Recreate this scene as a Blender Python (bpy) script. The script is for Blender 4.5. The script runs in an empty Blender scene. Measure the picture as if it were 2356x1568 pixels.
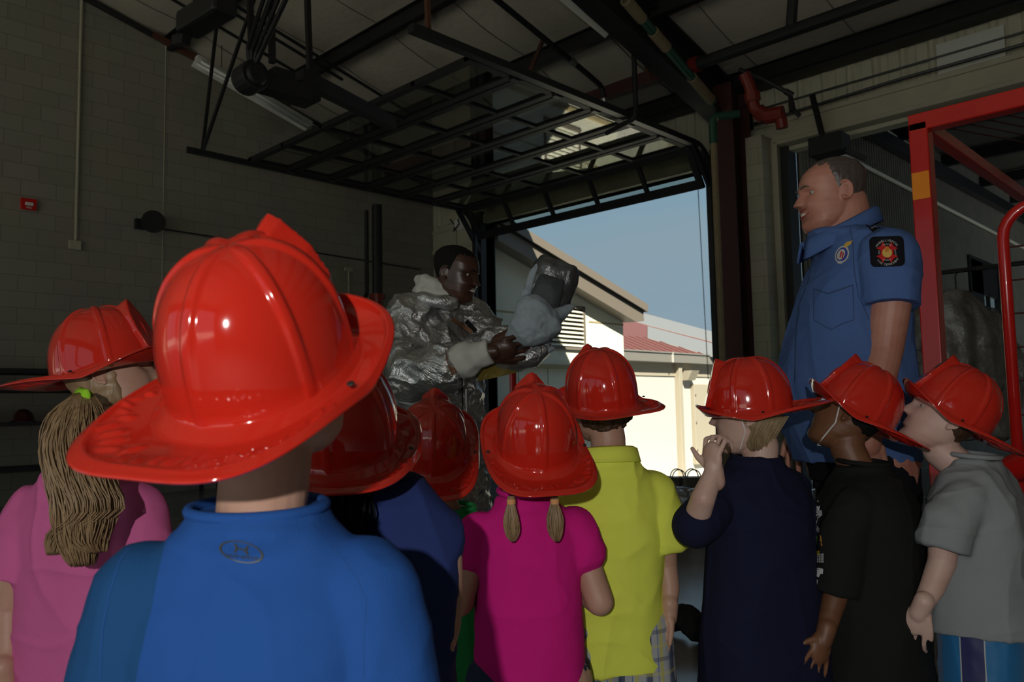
import bpy, bmesh, math, random
import numpy as np
from mathutils import Vector, Matrix, noise, Euler
from mathutils.bvhtree import BVHTree
PI = math.pi
S = bpy.context.scene
COL = S.collection
random.seed(4)
# ------------------------------------------------------------------ camera
W_, H_ = 2356, 1568
FPX = 1860.0
CZ = 1.08
YAW = math.radians(44.3)
RC = Matrix.Rotation(YAW, 3, 'Z') @ Matrix.Rotation(PI/2 + math.radians(4.7), 3, 'X') @ Matrix.Rotation(math.radians(-1.1), 3, 'Z')
CP = Vector((0, 0, CZ))
def ray(px, py): return RC @ Vector(((px-1178)/FPX, -(py-784)/FPX, -1.0))
def dep(px, py, d): return CP + ray(px, py)*d
def onX(px, py, c): r = ray(px, py); return CP + r*((c-CP.x)/r.x)
def onY(px, py, c): r = ray(px, py); return CP + r*((c-CP.y)/r.y)
def onZ(px, py, c): r = ray(px, py); return CP + r*((c-CP.z)/r.z)
def onRoof(px, py, off=0.0):
    r = ray(px, py); n = Vector((0, .25, 1)); c = 5.2+.25*9.6+off
    return CP + r*((c-n.dot(CP))/n.dot(r))
cam = bpy.data.cameras.new('camera'); camo = bpy.data.objects.new('camera', cam); COL.objects.link(camo)
camo.matrix_world = Matrix.Translation(CP) @ RC.to_4x4()
cam.sensor_width = 36.0; cam.lens = 36.0*FPX/W_; cam.clip_end = 500; cam.clip_start = .02
cam.dof.use_dof = True; cam.dof.focus_distance = 2.1; cam.dof.aperture_fstop = 9.0
S.camera = camo
S.view_settings.view_transform = 'Standard'; S.view_settings.look = 'None'
S.view_settings.gamma = 1.0; S.view_settings.exposure = 0.0; S.view_settings.use_curve_mapping = False

# ------------------------------------------------------------------ materials
def srgb(r, g, b):
    f = lambda c: (c/255/12.92) if c <= 10 else ((c/255+.055)/1.055)**2.4
    return (f(r), f(g), f(b))
MATS = {}
class NT:
    def __init__(s, name):
        s.m = bpy.data.materials.new(name); s.m.use_nodes = True
        s.t = s.m.node_tree; s.b = s.t.nodes['Principled BSDF']; MATS[name] = s.m
    def n(s, typ, **kw):
        x = s.t.nodes.new(typ)
        for k, v in kw.items():
            if k in x.inputs: x.inputs[k].default_value = v
            else: setattr(x, k, v)
        return x
    def l(s, a, b): s.t.links.new(a, b)
    def mth(s, op, a, b=0.0, c=None):
        x = s.t.nodes.new('ShaderNodeMath'); x.operation = op
        for i, v in enumerate([a, b] + ([c] if c is not None else [])):
            if isinstance(v, (int, float)): x.inputs[i].default_value = v
            else: s.l(v, x.inputs[i])
        return x.outputs[0]
    def mix(s, fac, a, b):
        x = s.t.nodes.new('ShaderNodeMix'); x.data_type = 'RGBA'
        if isinstance(fac, (int, float)): x.inputs[0].default_value = fac
        else: s.l(fac, x.inputs[0])
        for i, v in ((6, a), (7, b)):
            if isinstance(v, tuple): x.inputs[i].default_value = (*v[:3], 1)
            else: s.l(v, x.inputs[i])
        return x.outputs[2]
def mat(name, col, rough=.6, metal=0.0, var=0.0, vscale=6.0, bump=0.0, bscale=60.0, spec=None, coat=0.0, stretch=None, sheen=0.0, col2=None, bdist=.01):
    if name in MATS: return MATS[name]
    k = NT(name); b = k.b
    b.inputs['Base Color'].default_value = (*col, 1); b.inputs['Roughness'].default_value = rough
    b.inputs['Metallic'].default_value = metal
    if spec is not None: b.inputs['Specular IOR Level'].default_value = spec
    b.inputs['Coat Weight'].default_value = coat; b.inputs['Coat Roughness'].default_value = .04
    b.inputs['Sheen Weight'].default_value = sheen
    tc = k.n('ShaderNodeTexCoord'); vec = tc.outputs['Object']
    if stretch:
        mp = k.n('ShaderNodeMapping'); mp.inputs['Scale'].default_value = stretch; k.l(vec, mp.inputs['Vector']); vec = mp.outputs[0]
    if var > 0 or col2:
        nz = k.n('ShaderNodeTexNoise'); nz.inputs['Scale'].default_value = vscale; nz.inputs['Detail'].default_value = 5
        k.l(vec, nz.inputs['Vector'])
        c2 = col2 if col2 else tuple(c*(1-var) for c in col)
        fac = k.mth('MULTIPLY_ADD', nz.outputs[0], 2.2, -.6) if col2 else nz.outputs[0]
        fc = k.n('ShaderNodeClamp'); k.l(fac, fc.inputs[0])
        k.l(k.mix(fc.outputs[0], tuple(min(1, c*(1+var)) for c in col), c2), b.inputs['Base Color'])
    if bump > 0:
        nb = k.n('ShaderNodeTexNoise'); nb.inputs['Scale'].default_value = bscale; nb.inputs['Detail'].default_value = 4
        k.l(vec, nb.inputs['Vector'])
        bp = k.n('ShaderNodeBump'); bp.inputs['Strength'].default_value = bump; bp.inputs['Distance'].default_value = bdist
        k.l(nb.outputs[0], bp.inputs['Height']); k.l(bp.outputs[0], b.inputs['Normal'])
    return k.m
def brickmat(name, col, mortar, bw, bh, axis, msize=.006, rough=.8, offset=.5, bump=.35):
    k = NT(name); tc = k.n('ShaderNodeTexCoord'); sp = k.n('ShaderNodeSeparateXYZ'); k.l(tc.outputs['Object'], sp.inputs[0])
    cb = k.n('ShaderNodeCombineXYZ'); k.l(sp.outputs[axis], cb.inputs[0]); k.l(sp.outputs[2], cb.inputs[1])
    br = k.n('ShaderNodeTexBrick'); br.offset = offset
    for nm, v in (('Scale', 1.0), ('Mortar Size', msize), ('Mortar Smooth', .3), ('Brick Width', bw), ('Row Height', bh), ('Bias', 0.0)):
        br.inputs[nm].default_value = v
    k.l(cb.outputs[0], br.inputs['Vector'])
    br.inputs['Color1'].default_value = (*col, 1); br.inputs['Color2'].default_value = (*[c*.9 for c in col], 1)
    br.inputs['Mortar'].default_value = (*mortar, 1)
    nz = k.n('ShaderNodeTexNoise'); nz.inputs['Scale'].default_value = 1.2; nz.inputs['Detail'].default_value = 6
    k.l(tc.outputs['Object'], nz.inputs['Vector'])
    mx = k.t.nodes.new('ShaderNodeMix'); mx.data_type = 'RGBA'; mx.blend_type = 'MULTIPLY'; mx.inputs[0].default_value = .35
    k.l(br.outputs['Color'], mx.inputs[6]); k.l(nz.outputs['Color'], mx.inputs[7])
    mx.inputs[0].default_value = .25
    k.l(mx.outputs[2], k.b.inputs['Base Color'])
    nf = k.n('ShaderNodeTexNoise'); nf.inputs['Scale'].default_value = 45; k.l(tc.outputs['Object'], nf.inputs['Vector'])
    hgt = k.mth('ADD', k.mth('MULTIPLY', br.outputs['Fac'], -1.0), k.mth('MULTIPLY', nf.outputs[0], .25))
    bp = k.n('ShaderNodeBump'); bp.inputs['Strength'].default_value = bump; bp.inputs['Distance'].default_value = .01
    k.l(hgt, bp.inputs['Height']); k.l(bp.outputs[0], k.b.inputs['Normal'])
    k.b.inputs['Roughness'].default_value = rough
    return k.m
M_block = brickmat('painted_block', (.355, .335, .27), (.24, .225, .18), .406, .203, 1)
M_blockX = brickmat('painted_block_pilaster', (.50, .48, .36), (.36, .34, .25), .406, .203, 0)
M_siding = mat('cream_ribbed_metal', (.50, .48, .36), .55, var=.12, vscale=3, bump=.05)
M_cream = mat('cream_painted_steel', (.46, .43, .32), .6, var=.15, vscale=4, bump=.1)
M_insul = mat('vinyl_insulation', (.50, .46, .38), .75, var=.12, vscale=2.5, bump=.35, bscale=9, bdist=.03)
M_black = mat('black_steel', (.012, .012, .013), .55, var=.3, vscale=8)
M_dsteel = mat('dark_grey_steel', (.03, .032, .034), .4, metal=.3, var=.3, vscale=6)
M_maroon = mat('dark_maroon_paint', (.07, .022, .020), .55, var=.3, vscale=4)
M_brownred = mat('rusty_red_primer', (.12, .045, .022), .7, var=.3, vscale=9)
M_redpaint = mat('glossy_red_enamel', (.62, .014, .010), .25, var=.12, vscale=7, coat=.3)
M_redpipe = mat('red_orange_pipe_paint', (.20, .018, .010), .4, var=.2, vscale=9)
M_green = mat('green_pipe_paint', (.014, .075, .045), .5, var=.2)
M_beigepipe = mat('beige_pipe_wrap', (.26, .20, .11), .7, var=.25, vscale=12)
M_concrete = mat('smooth_concrete', (.24, .235, .225), .22, var=.35, vscale=1.6, bump=.15, bscale=5)
M_ground = mat('pale_concrete_apron', (.60, .58, .52), .85, var=.15, vscale=1.2)
M_white = mat('white_enamel', (.75, .75, .70), .4)
M_tube = mat('fluorescent_tube_glass_unlit', (.8, .82, .8), .15)
M_bcream = mat('sunlit_cream_panel', (.72, .70, .56), .75, var=.03, vscale=2)
M_bgroove = mat('cream_panel_groove', (.38, .30, .16), .8)
M_fascia = mat('brown_fascia_metal', (.17, .14, .11), .5)
M_bwhite = mat('pale_wall_panel', (.50, .47, .42), .8)
M_redroof = mat('red_metal_roof', (.15, .055, .046), .6, var=.06, vscale=3)
M_lightroof = mat('pale_roof_panel', (.19, .19, .185), .6)
M_gutter = mat('grey_brown_gutter', (.19, .175, .15), .5)
M_tan = mat('tan_cabinet_paint', (.36, .31, .23), .7)
M_orange = NT('orange_reflective_tape'); M_orange.b.inputs['Base Color'].default_value = (1, .30, .0, 1); M_orange.b.inputs['Roughness'].default_value = .3; M_orange = M_orange.m
M_galv = mat('galvanised_steel', (.35, .35, .33), .35, metal=.8, var=.2)
M_corr = mat('grey_corrugated_metal', (.20, .185, .15), .5, var=.3, vscale=3)
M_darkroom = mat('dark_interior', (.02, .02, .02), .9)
def glassmat():
    k = NT('clear_door_glass'); k.b.inputs['Base Color'].default_value = (.8, .85, .82, 1)
    tr = k.n('ShaderNodeBsdfTransparent'); tr.inputs[0].default_value = (.72, .74, .70, 1)
    gl = k.n('ShaderNodeBsdfGlossy'); gl.inputs['Roughness'].default_value = .02
    lw = k.n('ShaderNodeLayerWeight'); lw.inputs['Blend'].default_value = .5
    ms = k.n('ShaderNodeMixShader'); k.l(k.mth('MULTIPLY_ADD', k.mth('POWER', lw.outputs['Facing'], 4.0), .85, .045), ms.inputs[0]); k.l(tr.outputs[0], ms.inputs[1]); k.l(gl.outputs[0], ms.inputs[2])
    out = [n for n in k.t.nodes if n.type == 'OUTPUT_MATERIAL'][0]; k.l(ms.outputs[0], out.inputs[0]); return k.m
M_glass = glassmat()
def plastic(name, col, rough=.1):
    k = NT(name); b = k.b; b.inputs['Base Color'].default_value = (*col, 1); b.inputs['Roughness'].default_value = rough
    b.inputs['Coat Weight'].default_value = .5; b.inputs['Coat Roughness'].default_value = .03
    b.inputs['Specular IOR Level'].default_value = .5
    tc = k.n('ShaderNodeTexCoord'); nb = k.n('ShaderNodeTexNoise'); nb.inputs['Scale'].default_value = 25; k.l(tc.outputs['Object'], nb.inputs['Vector'])
    bp = k.n('ShaderNodeBump'); bp.inputs['Strength'].default_value = .03; bp.inputs['Distance'].default_value = .01
    k.l(nb.outputs[0], bp.inputs['Height']); k.l(bp.outputs[0], b.inputs['Normal'])
    return k.m
M_helmet = plastic('red_moulded_plastic', (.56, .022, .011))
def skin(name, col, c2, rough=.5):
    m = mat(name, col, rough, var=.08, vscale=14, bump=.12, bscale=180, col2=c2, bdist=.003)
    m.node_tree.nodes['Principled BSDF'].inputs['Subsurface Weight'].default_value = .06
    m.node_tree.nodes['Principled BSDF'].inputs['Subsurface Radius'].default_value = (.02, .008, .004)
    return m
SK_fair = skin('fair_skin', (.52, .32, .23), (.46, .25, .18))
SK_ruddy = skin('ruddy_skin', (.50, .24, .17), (.42, .16, .11))
SK_pale = skin('pale_skin', (.60, .42, .35), (.54, .33, .27))
SK_brown = skin('brown_skin', (.20, .085, .04), (.14, .058, .028))
SK_deep = skin('deep_brown_skin', (.075, .032, .018), (.045, .018, .011), .35)
def cloth(name, col, var=.08, bump=.25):
    return mat(name, col, .9, var=var, vscale=9, bump=bump, bscale=420, sheen=.0, spec=.2, bdist=.002)
C_pink = cloth('light_pink_jersey', (.62, .13, .33))
C_blue = cloth('royal_blue_knit', (.018, .085, .32))
C_bluedk = cloth('teal_blue_knit_panel', (.012, .07, .20))
C_navy = cloth('navy_blue_jersey', (.02, .035, .14))
C_navy2 = cloth('very_dark_navy_jersey', (.010, .012, .038))
C_green = cloth('bright_green_cotton', (.03, .33, .09))
C_mag = cloth('magenta_cotton', (.62, .012, .22))
C_yel = cloth('lime_yellow_pique', (.84, .92, .12))
C_blk = cloth('black_cotton', (.012, .013, .012))
C_grey = cloth('heather_grey_cotton', (.26, .28, .29))
C_uni = cloth('uniform_blue_twill', (.075, .14, .34))
C_unidk = cloth('dark_navy_twill', (.008, .008, .012))
C_denim = cloth('dark_denim', (.03, .045, .09))
C_white = cloth('off_white_knit', (.55, .55, .50), bump=.5)
C_greyhood = mat('grey_quilted_lining', (.34, .40, .44), .85, var=.15, vscale=14, bump=.5, bscale=45, bdist=.01)
C_strap = cloth('tan_leather_strap', (.26, .13, .07))
M_print_w = cloth('white_print_ink', (.7, .7, .72))
M_print_g = cloth('green_print_ink', (.16, .45, .07))
M_print_o = cloth('orange_print_ink', (.6, .22, .05))
M_print_y = cloth('yellow_print_ink', (.7, .5, .03))
M_gold = mat('gold_embroidery', (.62, .40, .08), .6)
M_red_emb = cloth('red_embroidery', (.5, .02, .02))
M_eye = mat('eye_white', (.38, .35, .32), .35); M_iris = mat('dark_iris', (.02, .012, .01), .1)
M_teeth = mat('white_teeth', (.8, .78, .70), .25)
M_lip = mat('dark_lip', (.30, .06, .05), .5)
M_elastic = mat('white_elastic_cord', (.8, .8, .8), .6)
def silver():
    k = NT('aluminised_silver_fabric'); b = k.b
    b.inputs['Metallic'].default_value = .9; b.inputs['Roughness'].default_value = .27
    tc = k.n('ShaderNodeTexCoord')
    n1 = k.n('ShaderNodeTexNoise'); n1.inputs['Scale'].default_value = 9; n1.inputs['Detail'].default_value = 6; n1.inputs['Roughness'].default_value = .65; n1.inputs['Distortion'].default_value = .8
    k.l(tc.outputs['Object'], n1.inputs['Vector'])
    k.l(k.mix(n1.outputs[0], (.78, .78, .76), (.38, .39, .40)), b.inputs['Base Color'])
    w = k.n('ShaderNodeTexVoronoi'); w.feature = 'F1'; w.inputs['Scale'].default_value = 16; k.l(tc.outputs['Object'], w.inputs['Vector'])
    n2 = k.n('ShaderNodeTexNoise'); n2.inputs['Scale'].default_value = 300; k.l(tc.outputs['Object'], n2.inputs['Vector'])
    h = k.mth('ADD', k.mth('MULTIPLY', n1.outputs[0], 1.6), k.mth('ADD', k.mth('MULTIPLY', w.outputs[0], .35), k.mth('MULTIPLY', n2.outputs[0], .05)))
    bp = k.n('ShaderNodeBump'); bp.inputs['Strength'].default_value = .75; bp.inputs['Distance'].default_value = .025
    k.l(h, bp.inputs['Height']); k.l(bp.outputs[0], b.inputs['Normal']); return k.m
M_silver = silver()
def hairmat(name, c1, c2):
    k = NT(name); b = k.b; tc = k.n('ShaderNodeTexCoord'); mp = k.n('ShaderNodeMapping'); mp.inputs['Scale'].default_value = (90, 90, 6)
    k.l(tc.outputs['Object'], mp.inputs['Vector']); nz = k.n('ShaderNodeTexNoise'); nz.inputs['Scale'].default_value = 1.2; nz.inputs['Detail'].default_value = 5
    k.l(mp.outputs[0], nz.inputs['Vector']); k.l(k.mix(nz.outputs[0], c1, c2), b.inputs['Base Color'])
    b.inputs['Roughness'].default_value = .42; bp = k.n('ShaderNodeBump'); bp.inputs['Strength'].default_value = .5; bp.inputs['Distance'].default_value = .004
    k.l(nz.outputs[0], bp.inputs['Height']); k.l(bp.outputs[0], b.inputs['Normal']); return k.m
H_brown = hairmat('light_brown_hair', (.50, .34, .18), (.08, .04, .018))
H_tip = hairmat('dark_brown_hair', (.10, .05, .025), (.02, .011, .007))
H_blond = hairmat('sandy_blond_hair', (.48, .36, .20), (.16, .10, .05))
H_blk = hairmat('black_hair', (.010, .009, .008), (.004, .004, .004)); H_blk.node_tree.nodes['Principled BSDF'].inputs['Roughness'].default_value = .85; H_blk.node_tree.nodes['Principled BSDF'].inputs['Specular IOR Level'].default_value = .2
H_grey = hairmat('short_greying_brown_hair', (.13, .10, .085), (.045, .035, .032))

# ------------------------------------------------------------------ tagging + meshes
def tag(o, label=None, cat=None, group=None, kind=None):
    if label: o['label'] = label
    if cat: o['category'] = cat
    if group: o['group'] = group
    if kind: o['kind'] = kind
    return o
def empty(name, loc=(0, 0, 0), rz=0.0, label=None, cat=None, group=None):
    o = bpy.data.objects.new(name, None); COL.objects.link(o); o.location = loc; o.rotation_euler = (0, 0, rz)
    o.empty_display_size = .1
    tag(o, label, cat, group)
    return o
class G:
    """mesh collector; coordinates in the parent's local frame"""
    def __init__(s): s.v = []; s.f = []
    def add(s, vs, fs):
        n = len(s.v); s.v += [tuple(v) for v in vs]; s.f += [tuple(i+n for i in f) for f in fs]
    def box(s, a, b, bev=0.0):
        x0, x1 = sorted((a[0], b[0])); y0, y1 = sorted((a[1], b[1])); z0, z1 = sorted((a[2], b[2]))
        s.add([(x0, y0, z0), (x1, y0, z0), (x1, y1, z0), (x0, y1, z0), (x0, y0, z1), (x1, y0, z1), (x1, y1, z1), (x0, y1, z1)],
              [(0, 3, 2, 1), (4, 5, 6, 7), (0, 1, 5, 4), (1, 2, 6, 5), (2, 3, 7, 6), (3, 0, 4, 7)])
    def bar(s, p, q, w, h, up=(0, 0, 1)):
        p = Vector(p); q = Vector(q); d = (q-p).normalized(); u = Vector(up)
        if abs(d.dot(u)) > .98: u = Vector((1, 0, 0))
        a = d.cross(u).normalized(); b = a.cross(d).normalized()
        vs = [c + a*sx*w/2 + b*sy*h/2 for c in (p, q) for sx, sy in ((-1, -1), (1, -1), (1, 1), (-1, 1))]
        s.add(vs, [(3, 2, 1, 0), (4, 5, 6, 7), (0, 1, 5, 4), (1, 2, 6, 5), (2, 3, 7, 6), (3, 0, 4, 7)])
    def tube(s, pts, r, n=10, caps=True):
        pts = [Vector(p) for p in pts]; N = len(pts)
        rs = r if isinstance(r, (list, tuple)) else [r]*N
        rings = []; prev = None
        for i, p in enumerate(pts):
            t = (pts[min(i+1, N-1)] - pts[max(i-1, 0)])
            t = t.normalized() if t.length > 1e-9 else Vector((0, 0, 1))
            if prev is None:
                a = t.orthogonal().normalized()
            else:
                a = (prev - t*prev.dot(t)); a = a.normalized() if a.length > 1e-6 else t.orthogonal().normalized()
            prev = a; b = t.cross(a)
            rings.append([p + (a*math.cos(2*PI*j/n) + b*math.sin(2*PI*j/n))*rs[i] for j in range(n)])
        vs = [v for r_ in rings for v in r_]; fs = []
        for i in range(N-1):
            for j in range(n):
                k = (j+1) % n; fs.append((i*n+j, i*n+k, (i+1)*n+k, (i+1)*n+j))
        if caps: fs += [tuple(range(n-1, -1, -1)), tuple(range((N-1)*n, N*n))]
        s.add(vs, fs)
    def ball(s, c, r, R=None, nu=20, nv=12):
        c = Vector(c); r = (r, r, r) if isinstance(r, (int, float)) else r; R = R or Matrix.Identity(3)
        vs = [c + R @ Vector((0, 0, r[2]))]
        for i in range(1, nv):
            a = PI*i/nv
            for j in range(nu):
                b = 2*PI*j/nu; vs.append(c + R @ Vector((r[0]*math.sin(a)*math.cos(b), r[1]*math.sin(a)*math.sin(b), r[2]*math.cos(a))))
        vs.append(c - R @ Vector((0, 0, r[2]))); fs = []
        for j in range(nu): fs.append((0, 1+j, 1+(j+1) % nu))
        for i in range(nv-2):
            for j in range(nu):
                k = (j+1) % nu; fs.append((1+i*nu+j, 1+(i+1)*nu+j, 1+(i+1)*nu+k, 1+i*nu+k))
        L = len(vs)-1
        for j in range(nu): fs.append((L, 1+(nv-2)*nu+(j+1) % nu, 1+(nv-2)*nu+j))
        s.add(vs, fs)
    def limb(s, pr, n=16):
        for i in range(len(pr)):
            p, r = pr[i]; s.ball(p, r, nu=n, nv=10)
            if i: s.tube([pr[i-1][0], p], [pr[i-1][1], r], n)
    def loft(s, rings, n=40):
        """rings: (cx,cy,z,rx,ry,exp) horizontal superellipses, bottom to top"""
        vs = []; fs = []
        for (cx, cy, z, rx, ry, e) in rings:
            for j in range(n):
                a = 2*PI*j/n; c, q = math.cos(a), math.sin(a)
                vs.append((cx + rx*math.copysign(abs(c)**(2/e), c), cy + ry*math.copysign(abs(q)**(2/e), q), z))
        N = len(rings)
        for i in range(N-1):
            for j in range(n):
                k = (j+1) % n; fs.append((i*n+j, i*n+k, (i+1)*n+k, (i+1)*n+j))
        fs += [tuple(range(n-1, -1, -1)), tuple(range((N-1)*n, N*n))]
        s.add(vs, fs)
    def prism(s, poly, axis, a, b):
        """poly: list of 2D pts, extruded along axis (0,1,2) from a to b"""
        def P(u, v, w): return {0: (w, u, v), 1: (u, w, v), 2: (u, v, w)}[axis]
        n = len(poly); vs = [P(u, v, a) for u, v in poly] + [P(u, v, b) for u, v in poly]
        s.add(vs, [tuple(range(n-1, -1, -1)), tuple(range(n, 2*n))] + [(i, (i+1) % n, n+(i+1) % n, n+i) for i in range(n)])
    def mesh(s, name):
        me = bpy.data.meshes.new(name); me.from_pydata(s.v, [], s.f)
        bm = bmesh.new(); bm.from_mesh(me); bmesh.ops.recalc_face_normals(bm, faces=bm.faces); bm.to_mesh(me); bm.free(); return me
    def build(s, name, m, parent=None, smooth=False, bevel=0.0):
        me = s.mesh(name); return link(name, me, m, parent, smooth, bevel)
def link(name, me, m, parent=None, smooth=False, bevel=0.0):
    if m is not None:
        me.materials.clear(); me.materials.append(m)
    if smooth: me.shade_smooth()
    o = bpy.data.objects.new(name, me); COL.objects.link(o)
    if parent is not None: o.parent = parent
    if bevel > 0:
        b = o.modifiers.new('bevel', 'BEVEL'); b.width = bevel; b.segments = 2; b.limit_method = 'ANGLE'
    return o
def struct(name, g, m, **kw):
    return tag(g.build(name, m, **kw), kind='structure')
def evaluate(o):
    dg = bpy.context.evaluated_depsgraph_get(); dg.update(); return bpy.data.meshes.new_from_object(o.evaluated_get(dg))
def fuse(g, name, voxel, smooth=4, disp=None, fac=.5):
    me = g.mesh(name); o = bpy.data.objects.new(name+'_tmp', me); COL.objects.link(o)
    r = o.modifiers.new('r', 'REMESH'); r.mode = 'VOXEL'; r.voxel_size = voxel; r.adaptivity = 0
    sm = o.modifiers.new('s', 'SMOOTH'); sm.factor = fac; sm.iterations = smooth
    m2 = evaluate(o); bpy.data.objects.remove(o); bpy.data.meshes.remove(me); m2.name = name
    if disp:
        n = len(m2.vertices); co = np.empty(n*3); m2.vertices.foreach_get('co', co); co = co.reshape(-1, 3)
        nr = np.empty(n*3); m2.vertices.foreach_get('normal', nr); nr = nr.reshape(-1, 3)
        d = np.array([disp(Vector(c), Vector(q)) for c, q in zip(co, nr)])
        co = co + nr*d[:, None]; m2.vertices.foreach_set('co', co.ravel()); m2.update()
    m2.shade_smooth()
    return m2
def copy_tree(o, parent=None):
    c = o.copy(); COL.objects.link(c); c.parent = parent
    for ch in list(o.children): copy_tree(ch, c)
    return c
TRIM = [0]
def trim(g, m, **kw):
    TRIM[0] += 1; return struct('trim_%d' % TRIM[0], g, m, **kw)

# ================================================================== ROOM
XL = -11.35; YD = 9.6; XR = 7.0; YB = -9.0
D1a, D1b, D1h = -9.95, -5.48, 4.27
D2a, D2b, D2h = -4.5, -0.1, 4.30
def roofz(y): return 5.25 + .25*(YD-y) if y > -1.0 else 5.25+.25*(YD+1.0) - .25*(-1.0-y)
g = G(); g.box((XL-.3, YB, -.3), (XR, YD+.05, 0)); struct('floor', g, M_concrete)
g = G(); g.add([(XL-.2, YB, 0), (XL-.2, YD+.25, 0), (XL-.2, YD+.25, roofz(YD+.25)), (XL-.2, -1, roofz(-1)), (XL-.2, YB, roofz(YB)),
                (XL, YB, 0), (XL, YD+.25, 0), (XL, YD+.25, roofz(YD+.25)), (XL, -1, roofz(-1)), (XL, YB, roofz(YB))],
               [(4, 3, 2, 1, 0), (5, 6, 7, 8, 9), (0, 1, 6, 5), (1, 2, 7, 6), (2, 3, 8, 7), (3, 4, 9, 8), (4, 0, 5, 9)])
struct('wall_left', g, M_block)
g = G(); g.box((XR, YB, 0), (XR+.2, YD, 8)); struct('wall_right', g, M_block)
# back wall with an open bay behind the photographer
g = G(); [g.box((a, YB-.2, 0), (b, YB, 6.2)) for a, b in ((XL, -10.6), (-5.9, -5.3), (-.6, 0), (4.7, XR))]; g.box((XL, YB-.2, 4.6), (XR, YB, 6.2))
struct('wall_back', g, M_block)
# roof insulation, sagging between purlins
ny = 150; ys = [YD+.1 - i*(YD+.1-YB)/ny for i in range(ny+1)]; xs = [XL + i*(XR-XL)/120 for i in range(121)]
PUR = [9.32, 7.65, 6.15, 4.65, 3.15, 1.65, .15, -1.35, -2.85, -4.35, -5.85, -7.35, -8.85]
def sag(y):
    for a, b in zip(PUR, PUR[1:]):
        if b <= y <= a: t = (y-b)/(a-b); return -.07*math.sin(PI*t)
    return 0
vs = []; fs = []
for y in ys:
    for x in xs:
        seam = abs(((x+11.35) / 1.22) % 1 - .5) * 2
        vs.append((x, y, roofz(y) + sag(y)*(1-.35*max(0, seam-.8)*5) + .012*noise.noise(Vector((x*1.3, y*1.3, 0)))))
n = len(xs)
for i in range(ny):
    for j in range(n-1): fs.append((i*n+j, i*n+j+1, (i+1)*n+j+1, (i+1)*n+j))
g = G(); g.add(vs, fs); o = struct('ceiling', g, M_insul, smooth=True)
# roof deck above, with a short eave
g = G(); g.add([(XL-.3, YD+.2, roofz(YD+.2)+.06), (XR, YD+.2, roofz(YD+.2)+.06), (XR, -1, roofz(-1)+.06), (XL-.3, -1, roofz(-1)+.06), (XL-.3, YB, roofz(YB)+.06), (XR, YB, roofz(YB)+.06),
                (XL-.3, YD+.2, roofz(YD+.2)+.14), (XR, YD+.2, roofz(YD+.2)+.14), (XR, -1, roofz(-1)+.14), (XL-.3, -1, roofz(-1)+.14), (XL-.3, YB, roofz(YB)+.14), (XR, YB, roofz(YB)+.14)],
               [(0, 3, 2, 1), (3, 4, 5, 2), (6, 7, 8, 9), (9, 8, 11, 10), (0, 1, 7, 6), (4, 10, 11, 5), (0, 6, 9, 3), (3, 9, 10, 4), (1, 2, 8, 7), (2, 5, 11, 8)])
trim(g, M_redroof)
# insulation seams (tape lines)
for x in np.arange(XL+1.22*.5, XR, 1.22):
    g = G(); g.bar((x, 9.4, roofz(9.4)-.03), (x, -1, roofz(-1)-.03), .03, .004); 
g = G()
for x in np.arange(XL+.61, 1.0, 1.22):
    pts = [(x, y, roofz(y)+sag(y)-.012) for y in np.arange(9.3, -1, -.15)]
    g.tube(pts, .006, 5)
trim(g, M_galv)
# door wall
g = G()
g.box((XL, YD, 0), (D1a, YD+.2, 5.25)); g.box((D1b, YD, 0), (D2a-.12, YD+.2, 4.25)); g.box((D2b, YD, 0), (XR, YD+.2, 5.25))
g.box((D1b, YD+.03, 4.25), (D2b, YD+.2, 5.25)); g.box((D2a-.12, YD+.03, D2h), (D2a+.1, YD+.2, 5.25)); g.box((D1a, YD+.03, D1h), (D1b, YD+.2, 5.25))
struct('wall_front', g, M_siding)
def ribbed(x0, x1, z0, z1, y, pitch=.305):
    g = G(); prof = []; x = x0
    while x < x1:
        for dx, dy in ((0, 0), (.035, -.03), (.075, -.03), (.11, 0), (.175, 0), (.185, -.008), (.195, 0)):
            if x+dx < x1: prof.append((x+dx, y+dy))
        x += pitch
    prof.append((x1, y)); k = len(prof)
    vs = [(a, b, z0) for a, b in prof] + [(a, b, z1) for a, b in prof] + [(a, y+.02, z0) for a, b in prof] + [(a, y+.02, z1) for a, b in prof]
    fs = []
    for i in range(k-1):
        fs += [(i, i+1, k+i+1, k+i), (2*k+i, 3*k+i, 3*k+i+1, 2*k+i+1), (i, 2*k+i, 2*k+i+1, i+1), (k+i, k+i+1, 3*k+i+1, 3*k+i)]
    g.add(vs, fs); return g
trim(ribbed(D1a-1.3, D1b+.6, 4.42, 5.2, YD-.005), M_siding)
trim(ribbed(D2a-.7, XR-.1, 4.62, 5.22, YD-.005), M_siding)
# wall panels left of door 1: pale panel framing
g = G(); g.box((XL+.02, YD-.03, 0), (D1a-.28, YD, 4.35)); trim(g, M_siding)
g = G(); g.box((XL+.02, YD-.06, 3.92), (D1a-.2, YD-.03, 3.98)); g.box((XL+.02, YD-.05, 4.28), (D1a-.2, YD-.03, 4.33)); g.box((-10.72, YD-.055, 0), (-10.66, YD-.03, 4.3)); trim(g, M_cream)
# steel jambs + header door 1
g = G(); g.box((D1a-.2, YD-.12, 0), (D1a, YD+.22, D1h+.2)); trim(g, M_dsteel)
g = G(); g.box((D1b, YD-.12, 0), (D1b+.12, YD+.22, D1h+.2)); trim(g, M_black)
g = G(); g.box((D1a-.2, YD-.06, D1h), (D1b+.12, YD+.21, 4.42)); trim(g, M_cream)
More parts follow.
